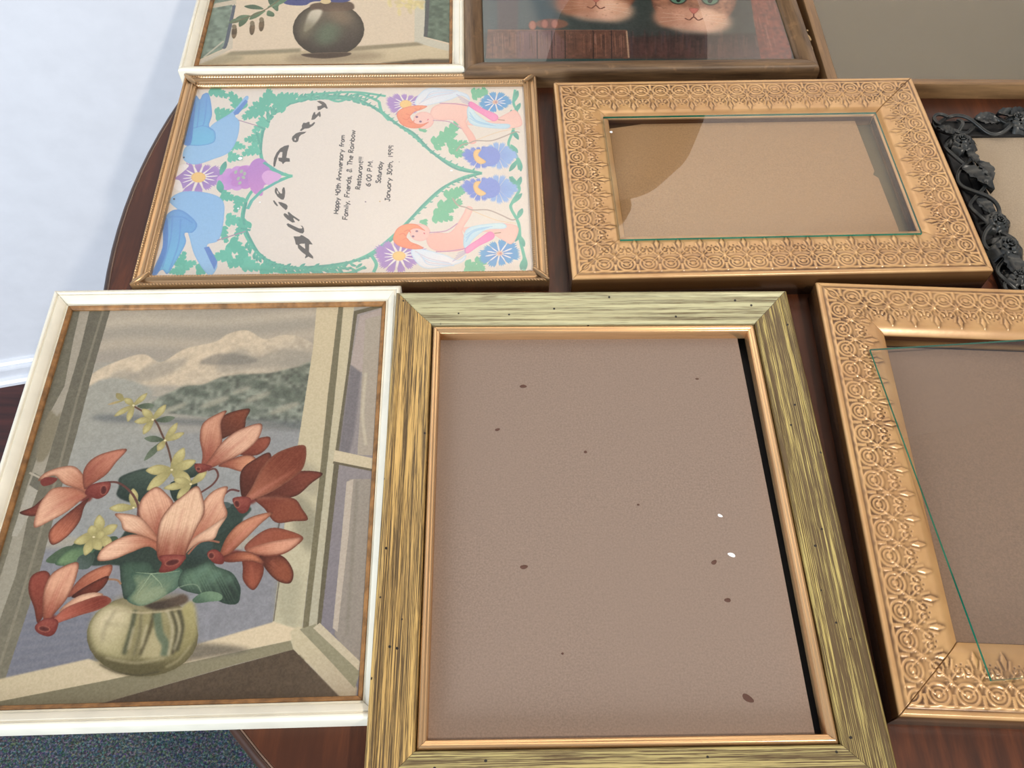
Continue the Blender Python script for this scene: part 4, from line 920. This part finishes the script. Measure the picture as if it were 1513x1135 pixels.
for (x, y) in ((600, 450), (600, 640)):
    P.zoom(*TR_); sg = -1 if y < 500 else 1
    P.radial(x+10, y, 100, 16, .14, (112, 130, 208), (120, 140, 214), .1, 1, .2, .86); P.radial(x+110, y+sg*5, 112, 18, .13, (132, 160, 220), (146, 178, 226), .05, 1, .1, .86)
    P.ell(x+60, y, 66, 60, (126, 146, 216)); P.poly([(x-25, y-38), (x+10, y-40), (x-6, y-6), (x+40, y+30), (x+10, y+46), (x-22, y+28), (x-36, y-8)], (238, 196, 132), edge=(222, 170, 116), ew=3)
# carnation
P.zoom(*T3)
P.radial(580, 575, 84, 9, .34, (186, 132, 206), (204, 150, 214), 0, 0, .2, .95); P.radial(640, 570, 84, 9, .32, (178, 122, 196), (192, 130, 202), 0, 0, .5, .95)
P.poly([(680, 480), (720, 505), (730, 560), (700, 620), (690, 665), (640, 640), (620, 560), (640, 500)], (182, 128, 200), (196, 134, 200)); P.poly([(690, 570), (720, 540), (785, 562), (770, 590), (720, 612)], (216, 166, 216))
P.line([(700, 500), (760, 540), (832, 570), (760, 600), (690, 640), (640, 690), (620, 730)], 14, (96, 176, 166), sm=False); P.line([(800, 556), (835, 570), (795, 584)], 15, (96, 186, 158), sm=False)
for (x, y) in ((562, 548), (590, 545), (575, 580), (600, 575), (582, 602), (606, 556)): P.ell(x, y, 10, 7, (168, 184, 168), r_.random()*3)
P.petal((488, 560), (512, 495), 26, GR, GD); P.petal((480, 590), (490, 650), 30, GR, GD)
# doves
B1, B3, B4 = (142, 184, 226), (108, 158, 214), (112, 184, 222)
P.poly([(300, 470), (320, 420), (400, 400), (440, 320), (545, 250), (610, 175), (622, 192), (560, 265), (580, 300), (570, 380), (530, 450), (450, 485), (370, 510), (320, 500)], B1, (150, 190, 228), edge=(128, 172, 220), ew=3)
P.poly([(310, 400), (330, 300), (360, 175), (385, 190), (400, 165), (430, 165), (445, 260), (430, 320), (460, 350), (455, 400), (390, 418), (330, 415)], B3, B4, edge=(92, 140, 205), ew=4)
for q in ([(350, 190), (345, 300), (340, 400)], [(385, 200), (375, 300), (370, 330)], [(420, 180), (410, 280), (400, 320)], [(330, 340), (400, 320), (450, 340)]): P.line(q, 6, (96, 146, 210), alpha=.7)
P.poly([(300, 400), (320, 300), (345, 180), (365, 178), (355, 300), (340, 410)], (80, 126, 200), alpha=.85); P.poly([(550, 255), (610, 190), (622, 200), (575, 262), (556, 268)], (96, 136, 204), sm=False)
P.poly([(235, 690), (300, 645), (420, 650), (495, 685), (505, 760), (480, 880), (420, 910), (470, 990), (455, 1045), (420, 1050), (360, 960), (330, 860), (290, 750)], B1, (150, 190, 228), edge=(128, 172, 220), ew=3)
P.poly([(160, 1045), (200, 930), (205, 800), (240, 742), (300, 738), (370, 800), (350, 845), (310, 850), (315, 900), (260, 1000), (225, 1050), (200, 1030)], B3, B4, edge=(92, 140, 205), ew=4)
for q in ([(250, 760), (240, 880), (200, 1020)], [(290, 780), (280, 900), (235, 1030)], [(220, 780), (215, 900), (180, 1030)], [(230, 770), (300, 770), (350, 800)]): P.line(q, 6, (96, 146, 210), alpha=.7)
P.poly([(150, 1045), (200, 920), (205, 800), (225, 780), (225, 920), (180, 1045)], (80, 126, 200), alpha=.85); P.poly([(405, 920), (430, 915), (472, 990), (456, 1030)], (96, 132, 200), sm=False)
for (x, y) in ((306, 476), (258, 681)): P.ell(x, y, 5, 4, (60, 60, 80)); P.line([(x-20, y+6), (x-36, y+2)], 6, (206, 170, 190))
P.line([(575, 292), (700, 330)], 5, (170, 140, 160)); P.line([(470, 885), (610, 840)], 6, (170, 140, 160))
for (x, y, a, l) in ((672, 380, 1.3, 60), (690, 330, .4, 40), (600, 780, 1.4, 60), (610, 830, .2, 50)): P.line([(x-l*.5*math.cos(a), y-l*.5*math.sin(a)), (x+l*.5*math.cos(a), y+l*.5*math.sin(a))], 10, (90, 166, 150))
# cherubs
SK, SK2 = (240, 196, 184), (226, 168, 160)
def cherub(z, m):
    """m maps (x, y) of the lower figure"""
    P.zoom(*z); g = lambda L: [m(x, y) for x, y in L]
    P.poly(g([(190, 1020), (220, 1000), (290, 1010), (400, 1040), (470, 1070), (520, 1040), (500, 1080), (400, 1110), (280, 1120), (220, 1080)]), (216, 224, 236), (232, 228, 232), edge=(176, 204, 230), ew=3)
    for k in range(4): P.line(g([(215+k*16, 1015+k*14), (300, 1060+k*12), (420+k*10, 1085+k*6)]), 5, (190, 208, 230) if k % 2 else (208, 200, 214))
    P.poly(g([(290, 920), (350, 905), (430, 900), (500, 800), (525, 750), (560, 760), (545, 810), (500, 890), (520, 960), (500, 1010), (380, 1020), (310, 1000), (285, 960)]), SK, (236, 180, 168), edge=SK2, ew=4)
    P.poly(g([(500, 880), (560, 870), (640, 860), (750, 850), (830, 870), (825, 930), (790, 975), (740, 950), (640, 900), (540, 930)]), (240, 190, 180), SK, edge=SK2, ew=3)
    P.poly(g([(505, 980), (520, 890), (600, 860), (740, 850), (755, 880), (640, 890), (560, 950), (530, 1000)]), (208, 226, 232), (190, 216, 232), edge=(168, 204, 226), ew=3)
    for k in range(3): P.line(g([(520, 960-k*20), (560+k*10, 905-k*10), (640+k*20, 880-k*6)]), 5, (160, 198, 226))
    P.poly(g([(515, 1000), (600, 940), (660, 900), (690, 915), (680, 945), (600, 985), (530, 1030)]), (236, 132, 186), (240, 150, 192), edge=(226, 112, 172), ew=3)
    P.ell(*m(245, 905), 62, 52, (238, 190, 182), edge=SK2, ew=3)
    P.poly(g([(85, 930), (110, 880), (160, 855), (220, 855), (260, 880), (275, 895), (230, 880), (190, 890), (165, 930), (190, 960), (240, 980), (265, 1000), (200, 1005), (130, 990), (92, 965)]), (240, 150, 110), (236, 138, 104), edge=(222, 118, 92), ew=3)
    for (x, y) in ((120, 920), (150, 900), (140, 950), (190, 985)): P.line(g([(x, y), (x+24, y-10), (x+40, y+6)]), 5, (226, 122, 92))
    for (x, y) in ((204, 928), (226, 897)): P.ell(*m(x, y), 8, 6, (130, 90, 120))
    P.line(g([(268, 905), (274, 915)]), 6, (214, 110, 120)); P.line(g([(300, 905), (400, 895), (470, 850)]), 6, (190, 140, 170)); P.line(g([(340, 1020), (430, 1015), (520, 1000)]), 6, (190, 130, 170))
    P.line(g([(440, 700), (470, 740), (520, 755), (560, 770), (650, 770), (730, 800), (790, 828), (820, 825)]), 8, (176, 156, 146)); P.line(g([(560, 775), (700, 830), (820, 850)]), 3, (226, 190, 140))
    for k in range(4): P.line(g([(520, 1010+k*6), (470-k*10, 1030+k*16)]), 3, (170, 150, 190))
    P.line(g([(690, 910), (730, 905)]), 5, (150, 110, 90))
cherub(TR_, lambda x, y: (x, y))
def mir(x, y): return (x*.985+8+(y-860)*-.09*0, 1112-y*.985-.02*(x-400)+18 if False else 555+(555-y)*.945+22)
cherub(TR_, lambda x, y: (x+22, 552-(y-552)*.90))
# small handwriting: stroke glyphs in a unit cap box
GL = {
'H': (.62, [[(0, 0), (.03, 1)], [(.5, 0), (.5, 1)], [(0, .5), (.5, .5)]]), 'a': (.55, [[(.42, .6), (.15, .62), (0, .3), (.15, 0), (.4, .15), (.44, .62)], [(.42, .3), (.48, 0)]]),
'p': (.55, [[(.02, .6), (0, -.35)], [(0, .5), (.25, .66), (.42, .4), (.3, .08), (.02, .1)]]), 'y': (.52, [[(0, .6), (.2, .15)], [(.44, .62), (.1, -.35)]]), ' ': (.42, []),
'4': (.55, [[(.05, 1), (.02, .5), (.46, .5)], [(.42, 1), (.42, 0)]]), '0': (.55, [[(.22, 1), (0, .6), (.08, .05), (.3, 0), (.44, .5), (.34, .95), (.22, 1)]]), 't': (.45, [[(.2, .95), (.16, .1), (.34, 0)], [(0, .62), (.38, .64)]]),
'h': (.52, [[(0, 1), (0, 0)], [(0, .4), (.2, .62), (.38, .45), (.38, 0)]]), 'A': (.66, [[(0, 0), (.28, 1), (.52, 0)], [(.1, .38), (.44, .38)]]), 'n': (.55, [[(0, .6), (0, 0)], [(0, .4), (.22, .62), (.4, .45), (.42, 0)]]),
'i': (.24, [[(.05, .6), (.08, 0)], [(.06, .85), (.08, .9)]]), 'v': (.5, [[(0, .62), (.18, 0), (.4, .64)]]), 'e': (.5, [[(.03, .32), (.4, .38), (.3, .62), (.05, .5), (.05, .1), (.38, .04)]]), 'r': (.44, [[(.02, .62), (.02, 0)], [(.02, .4), (.2, .64), (.36, .55)]]),
's': (.44, [[(.36, .6), (.08, .58), (.1, .34), (.34, .28), (.28, .02), (0, .04)]]), 'f': (.4, [[(.36, .95), (.16, .9), (.14, 0)], [(0, .58), (.32, .58)]]), 'o': (.52, [[(.2, .62), (0, .3), (.16, 0), (.38, .2), (.34, .56), (.2, .62)]]),
'm': (.75, [[(0, .6), (0, 0)], [(0, .42), (.16, .62), (.3, .42), (.3, 0)], [(.3, .42), (.46, .62), (.6, .42), (.6, 0)]]), 'F': (.55, [[(.04, 1), (.02, 0)], [(.02, 1), (.48, 1)], [(.02, .52), (.38, .52)]]), 'l': (.24, [[(.05, 1), (.08, 0)]]),
',': (.3, [[(.1, .08), (.02, -.2)]]), 'd': (.55, [[(.4, 1), (.4, 0)], [(.4, .5), (.18, .62), (0, .3), (.16, 0), (.4, .15)]]), '&': (.66, [[(.55, 0), (.12, .8), (.26, 1), (.38, .78), (.04, .3), (.16, 0), (.5, .35)]]),
'T': (.58, [[(0, 1), (.52, 1)], [(.26, 1), (.24, 0)]]), 'R': (.58, [[(.02, 1), (.02, 0)], [(.02, 1), (.36, .95), (.36, .6), (.04, .5), (.46, 0)]]), 'b': (.52, [[(0, 1), (0, 0)], [(0, .5), (.24, .62), (.4, .32), (.24, 0), (0, .08)]]),
'w': (.68, [[(0, .62), (.12, 0), (.28, .5), (.42, 0), (.58, .62)]]), 'u': (.54, [[(0, .62), (.04, .08), (.24, 0), (.38, .3), (.4, .62)], [(.4, .3), (.44, 0)]]), '!': (.26, [[(.08, 1), (.08, .3)], [(.08, .04), (.08, .1)]]),
'6': (.55, [[(.36, 1), (.06, .6), (.02, .15), (.24, 0), (.42, .22), (.28, .48), (.05, .38)]]), ':': (.28, [[(.08, .55), (.1, .6)], [(.08, .12), (.1, .16)]]), 'P': (.55, [[(.02, 1), (.02, 0)], [(.02, 1), (.38, .95), (.4, .55), (.04, .46)]]),
'.': (.26, [[(.06, .02), (.1, .08)]]), 'M': (.78, [[(0, 0), (.05, 1), (.32, .4), (.6, 1), (.64, 0)]]), 'S': (.56, [[(.44, .92), (.12, 1), (.02, .72), (.4, .4), (.34, .02), (0, .08)]]), 'J': (.5, [[(.1, 1), (.46, 1)], [(.3, 1), (.28, .1), (.1, 0), (0, .18)]]),
'3': (.52, [[(.02, .95), (.36, .92), (.14, .56), (.4, .34), (.24, 0), (0, .06)]]), '1': (.32, [[(.1, 1), (.12, 0)]]), '9': (.52, [[(.4, .9), (.1, .98), (.04, .62), (.38, .62), (.4, 1), (.36, 0)]]),
}
def write(txt, p0, p1, h, wd_=6.5, c=(58, 52, 52)):
    p0, p1 = np.array(p0, float), np.array(p1, float); tot = sum(GL[ch][0] for ch in txt); d = (p1-p0)/tot; n = np.array([d[1], -d[0]]); n = n/np.linalg.norm(n)*h; x = 0
    for ch in txt:
        a, st = GL[ch]
        for L in st: P.line([tuple(p0+d*(x+px_)+n*py_) for px_, py_ in L], wd_, c)
        x += a
P.zoom(*TT)
write('Happy 40th Anniversary from', (543, 798), (588, 268), 30); write('Family, Friends, & The Rainbow', (605, 838), (658, 236), 32); write('Restaurant!!!', (690, 634), (712, 414), 30)
write('6:00 P.M.', (758, 614), (777, 436), 30); write('Saturday', (826, 592), (842, 448), 30); write('January 30th, 1999', (888, 714), (915, 338), 30)
P.ell(727, 718, 5, 4, (110, 90, 110)); P.ell(823, 715, 5, 4, (190, 160, 110)); P.ell(953, 450, 4, 3, (150, 130, 120))
# brush lettering of the headline
IN = (80, 74, 70); PAPER = (226, 214, 205)
def ink(L, c=None): P.poly(L, c or IN, sm=False)
P.zoom(395, 270, 9.458)
ink([(366, 748), (450, 750), (475, 730), (505, 742), (580, 790), (635, 862), (585, 858), (582, 965), (640, 1030), (640, 1062), (572, 1030), (535, 1054), (525, 1048), (540, 1010), (475, 960), (430, 910), (425, 870), (398, 860), (385, 800)]); ink([(445, 860), (475, 850), (525, 850), (530, 925), (470, 880)], PAPER)
ink([(268, 578), (290, 566), (320, 580), (440, 636), (480, 640), (490, 625), (465, 598), (490, 602), (512, 640), (515, 680), (498, 708), (460, 702), (400, 676), (290, 612)])
ink([(226, 440), (245, 424), (275, 440), (300, 460), (283, 415), (300, 406), (350, 450), (455, 520), (440, 538), (370, 492), (362, 495), (370, 520), (388, 550), (350, 556), (280, 510), (235, 465)])
ink([(150, 268), (190, 270), (262, 298), (284, 325), (280, 360), (258, 382), (220, 350), (180, 312)]); ink([(80, 252), (95, 244), (128, 285), (150, 322), (135, 328), (100, 292)])
ink([(118, 64), (140, 78), (150, 110), (185, 150), (208, 150), (205, 100), (222, 62), (240, 68), (250, 120), (242, 200), (226, 236), (190, 232), (140, 190), (106, 135), (104, 100)]); ink([(128, 105), (150, 125), (160, 160), (140, 150)], PAPER)
P.zoom(395, 140, 9.46)
ink([(88, 1008), (84, 960), (95, 885), (130, 810), (180, 750), (240, 715), (300, 702), (302, 720), (278, 800), (265, 880), (310, 888), (316, 935), (265, 935), (240, 945), (218, 972), (205, 945), (160, 922), (152, 880), (205, 880), (212, 800), (180, 800), (150, 850), (125, 930), (108, 1000)])
ink([(545, 516), (520, 540), (470, 560), (445, 590), (430, 650), (400, 666), (360, 655), (342, 620), (350, 585), (400, 540), (450, 522)]); ink([(378, 612), (398, 606), (400, 632), (384, 642)], PAPER)
ink([(454, 500), (485, 462), (482, 430), (505, 390), (540, 395), (570, 378), (592, 382), (590, 415), (612, 416), (655, 380), (668, 392), (640, 430), (580, 468), (520, 475), (475, 506)])
ink([(616, 352), (625, 300), (650, 245), (668, 242), (670, 270), (680, 280), (720, 240), (738, 236), (748, 290), (735, 315), (715, 290), (680, 325), (660, 345)])
ink([(690, 90), (735, 84), (785, 100), (820, 130), (845, 190), (828, 196), (800, 175), (770, 190), (740, 210), (705, 216), (698, 160), (745, 155), (765, 140), (720, 110)])
P.a = P.a*.97+6
P.zoom(0, 0, 1)
P.grain(4, 9)
P.sheet('invitation', B2, P.material('invitation_print', .5), .0064, 'pastel heart invitation sheet lettered Alsie Party')
for (px, py, r) in ((355, 234, .0016), (352, 308, .0008), (384, 299, .0007), (667, 252, .0010)):
    x, y = loc(B2, *at(px, py, .0074)[:2]); disc('white_speck', x, y, .00745, r, r*.9, 0, M['fleck'], B2, wob=0)  # small white discs on top of the glass

# ------------------------------------------------------------------ print 3: brown vase at a window
P = Paint(-.1640, .7140, math.radians(3.13), .2030, .2500, .0092, 2600, (196, 180, 152))
T6 = (280, 0, 3.7825); P.zoom(*T6)
P.poly([(-400, -2400), (1900, -2400), (1900, 260), (-100, 300)], (178, 176, 160), (202, 184, 158), sm=False)
P.poly([(-300, -2400), (200, -2400), (255, 20), (195, 270), (60, 330), (-200, 500)], (108, 122, 108), (116, 128, 112), sm=False, tex=.3); P.poly([(1335, -2400), (1800, -2400), (1470, 245), (1310, 205)], (104, 114, 96), (92, 104, 88), sm=False, tex=.3)
P.poly([(262, -1400), (300, -1400), (240, 270), (60, 365), (50, 340), (195, 275), (240, 20)], (186, 176, 156), sm=False); P.poly([(130, 45), (262, 22), (262, -4), (140, 20)], (184, 172, 150), sm=False); P.line([(250, 30), (205, 240), (185, 270)], 14, (88, 92, 98)); P.line([(190, 230), (80, 320)], 8, (170, 166, 146))
P.poly([(1270, -1400), (1330, -1400), (1312, 210), (1450, 250), (1470, 262), (1440, 285), (1255, 240)], (186, 180, 160), sm=False); P.line([(1335, -200), (1330, 0), (1318, 205)], 16, (84, 84, 82))
P.poly([(0, 380), (240, 290), (600, 285), (900, 262), (1260, 238), (1460, 290), (1460, 330), (900, 370), (0, 430)], (192, 176, 144), (186, 168, 134), sm=False)
P.poly([(230, 288), (620, 270), (620, 292), (200, 312)], (140, 130, 104), sm=False, soft=2); P.poly([(900, 262), (1270, 236), (1310, 252), (880, 288)], (140, 128, 102), sm=False, soft=2); P.poly([(200, 305), (50, 372), (300, 330)], (150, 140, 112), soft=4, alpha=.7)
P.poly([(1080, 352), (1300, 330), (1460, 330), (1460, 362), (1000, 376)], (96, 84, 62), sm=False, soft=2); P.poly([(600, 300), (1000, 290), (1080, 320), (800, 350), (560, 345)], (140, 124, 98), soft=8, alpha=.7)
P.ell(776, 165, 200, 150, (104, 94, 76), c2=(66, 56, 46), edge=(60, 52, 40), ew=12); P.poly([(690, 20), (880, 8), (920, 40), (880, 60), (700, 60)], (92, 74, 58), soft=1); P.poly([(640, 300), (880, 292), (885, 312), (760, 328), (650, 318)], (76, 62, 48), edge=(120, 104, 84), ew=2)
P.poly([(685, 58), (742, 60), (705, 130), (640, 180), (655, 100)], (190, 180, 158), (140, 132, 112), soft=2); P.ell(770, 190, 80, 60, (98, 112, 88), -.6, alpha=.7, soft=12); P.ell(840, 90, 70, 40, (132, 110, 86), .5, alpha=.6, soft=10); P.ell(650, 170, 30, 60, (116, 108, 84), .4, alpha=.6, soft=8)
P.poly([(520, -40), (640, -90), (900, -60), (880, 10), (700, 8), (640, 30), (530, 20)], (58, 60, 92), (76, 78, 118)); P.ell(760, 8, 30, 14, (198, 176, 132))
for b, t_, c in (((410, 50), (305, 35), (92, 108, 84)), ((440, 60), (470, 92), (96, 116, 88)), ((420, 60), (335, 110), (104, 124, 92)), ((340, 90), (255, 108), (110, 126, 98)), ((300, 110), (220, 128), (112, 128, 98)), ((330, 90), (280, 150), (96, 112, 84)), ((490, 60), (440, -10), (84, 104, 80)), ((480, 50), (490, -40), (92, 112, 88)), ((440, 40), (560, -20), (104, 130, 100))): P.petal(b, t_, 30, c, tuple(v*.85 for v in c), 4)
P.line([(500, 0), (430, 50), (340, 90), (240, 128)], 6, (110, 100, 76))
for (x, y) in ((250, 180), (350, 160), (402, 140)): P.ell(x, y, 15, 36, (96, 80, 58), .1, tex=.5); P.ell(x, y-30, 13, 14, (120, 108, 84))
for k in range(26): P.ell(1110+r_.random()*190, -20+r_.random()*90, 22, 11, (206, 190, 132) if k % 2 else (190, 174, 126), r_.random()*3, alpha=.7, soft=1)
for k in range(90):
    x, y = 300+r_.random()*900, -60-abs(r_.gauss(0, 1))*380; c = ((84, 92, 142), (190, 150, 160), (206, 196, 160), (96, 118, 84), (108, 130, 92))[k % 5]; P.radial(x, y, 60+r_.random()*50, 6, .3, tuple(v*.8 for v in c), c, 0, 0, r_.random(), .9)
P.grain(5, 2)
P.sheet('print', C3, P.material('vase_print', .42), .0092, 'print of a round brown vase between open windows')

# ------------------------------------------------------------------ photo of two kittens behind a plank
P = Paint(.0910, .7030, math.radians(3.3), .2530, .2030, .0102, 3000, (40, 66, 62))
T7 = (780, 0, 3.69); P.zoom(*T7)
P.poly([(-300, -900), (1500, -900), (1500, 320), (-300, 320)], (52, 84, 78), (58, 58, 56), sm=False, tex=.15)
P.poly([(540, 200), (1260, 180), (1280, 320), (540, 320)], (48, 38, 36), (78, 52, 48), sm=False, tex=.3, soft=4)
for k in range(90): x = 545+r_.random()*690; y = 160+r_.random()*90; P.line([(x, y), (x+r_.uniform(-6, 6), y+r_.uniform(40, 110))], 5, r_.choice([(96, 62, 60), (44, 36, 36), (108, 74, 66), (70, 60, 66)]), alpha=.5, soft=1)
P.poly([(-260, 30), (-100, -60), (130, -60), (130, 110), (-60, 160), (-260, 170)], (64, 78, 80), (70, 84, 86), soft=4); P.poly([(-180, -400), (-40, -400), (-60, 320), (-160, 320)], (92, 78, 84), (88, 68, 66), sm=False, alpha=.7, soft=3)
P.poly([(1200, -900), (1330, -900), (1450, 100), (1470, 320), (1270, 320), (1240, 160), (1215, 0)], (134, 74, 62), (116, 58, 42), sm=False, tex=.35)
for k in range(40): x = 1220+r_.random()*190; y = -60+r_.random()*300; P.line([(x, y), (x+14, y+60)], 4, r_.choice([(168, 108, 96), (92, 46, 38), (150, 80, 58)]), alpha=.5, soft=1)
P.poly([(1380, -300), (1400, -300), (1462, 320), (1440, 320)], (46, 30, 26), sm=False, soft=1)
P.poly([(-220, 160), (540, 165), (552, 320), (-230, 320)], (112, 78, 62), (96, 62, 48), sm=False, tex=.3); P.poly([(-60, 168), (140, 168), (210, 230), (200, 320), (-60, 320)], (122, 92, 96), (112, 80, 76), sm=False, alpha=.8, soft=4)
for k in range(80): x = -210+r_.random()*740; P.line([(x, 170+r_.random()*30), (x+3, 230+r_.random()*90)], 3, r_.choice([(140, 100, 78), (70, 46, 38), (150, 110, 96), (88, 58, 44)]), alpha=.6)
for x in (50, 130, 202, 355, 455): P.line([(x, 166), (x+2, 320)], 4, (46, 30, 26))
P.line([(538, 168), (550, 315)], 7, (170, 136, 110)); P.line([(-220, 164), (540, 164)], 4, (150, 112, 92), alpha=.6)
def kitten(cx, cy, s, ang, pal):
    g = lambda x, y: (cx+s*(x*math.cos(ang)-y*math.sin(ang)), cy+s*(x*math.sin(ang)+y*math.cos(ang)))
    for sg in (-1, 1): P.poly([g(sg*150, -150), g(sg*215, -300), g(sg*60, -230)], pal[1], pal[2], sm=False, soft=1); P.poly([g(sg*150, -170), g(sg*195, -270), g(sg*90, -220)], (196, 140, 124), sm=False, soft=2)
    P.ell(cx, cy-s*70, 235*s, 180*s, pal[0], ang, c2=pal[1], soft=2, tex=.25, edge=pal[2], ew=12)
    P.ell(*g(-130, 40), 90*s, 62*s, pal[0], ang, soft=8); P.ell(*g(95, 60), 110*s, 62*s, (226, 178, 150), ang, alpha=.85, soft=10); P.ell(*g(0, 95), 120*s, 30*s, (222, 178, 156), ang, alpha=.7, soft=8)
    P.ell(*g(-50, 30), 62*s, 44*s, (210, 158, 134), ang, alpha=.8, soft=7); P.ell(*g(52, 30), 62*s, 44*s, (228, 184, 160), ang, alpha=.8, soft=7)
    for k in range(70):
        a = r_.uniform(0, 2*PI); q = r_.uniform(.55, 1.03); x, y = 225*q*math.cos(a), -70+170*q*math.sin(a)
        P.line([g(x*.9, y*.9+4), g(x, y)], 4*s, r_.choice([pal[1], pal[2], (230, 184, 158)]), alpha=.45, soft=1)
    for k in (-60, -30, 0, 30, 60): P.line([g(k, -170), g(k*.8, -120)], 10*s, pal[2], alpha=.6, soft=2)
    for sg in (-1, 1):
        P.ell(*g(sg*88, -62), 50*s, 34*s, (52, 40, 34), ang, soft=1); P.ell(*g(sg*88, -62), 42*s, 28*s, (92, 128, 108), ang); P.ell(*g(sg*86, -64), 15*s, 24*s, (14, 16, 16), ang); P.ell(*g(sg*86+8, -74), 6*s, 6*s, (220, 230, 230), ang)
        for k in range(3): P.line([g(sg*50, 30+k*10), g(sg*(170+k*10), 20+k*26)], 2.5, (226, 206, 190), alpha=.5)
    P.poly([g(-26, -8), g(26, -8), g(0, 22)], (196, 116, 104), edge=(150, 82, 74), ew=2); P.line([g(0, 20), g(0, 38)], 5, (104, 58, 50)); P.line([g(-48, 46), g(-22, 54), g(0, 38), g(24, 54), g(50, 44)], 6, (104, 60, 50))
kitten(372, -8, 1.0, .05, ((158, 108, 82), (128, 82, 60), (88, 54, 40))); kitten(905, 55, 1.0, .03, ((176, 128, 106), (140, 96, 76), (98, 64, 52)))
P.poly([(130, -120), (360, -60), (350, 90), (200, 60), (120, 30)], (150, 96, 68), alpha=.35, soft=14)
P.ell(130, 130, 90, 28, (124, 84, 66), soft=2)
for x, y in ((25, 138), (92, 130), (146, 130)): P.ell(x, y, 22, 26, (176, 116, 96), edge=(110, 66, 52), ew=3)
P.grain(6, 4)
P.sheet('photo', C4, P.material('kitten_photo', .35), .0102, 'photo of two ginger kittens behind a plank')
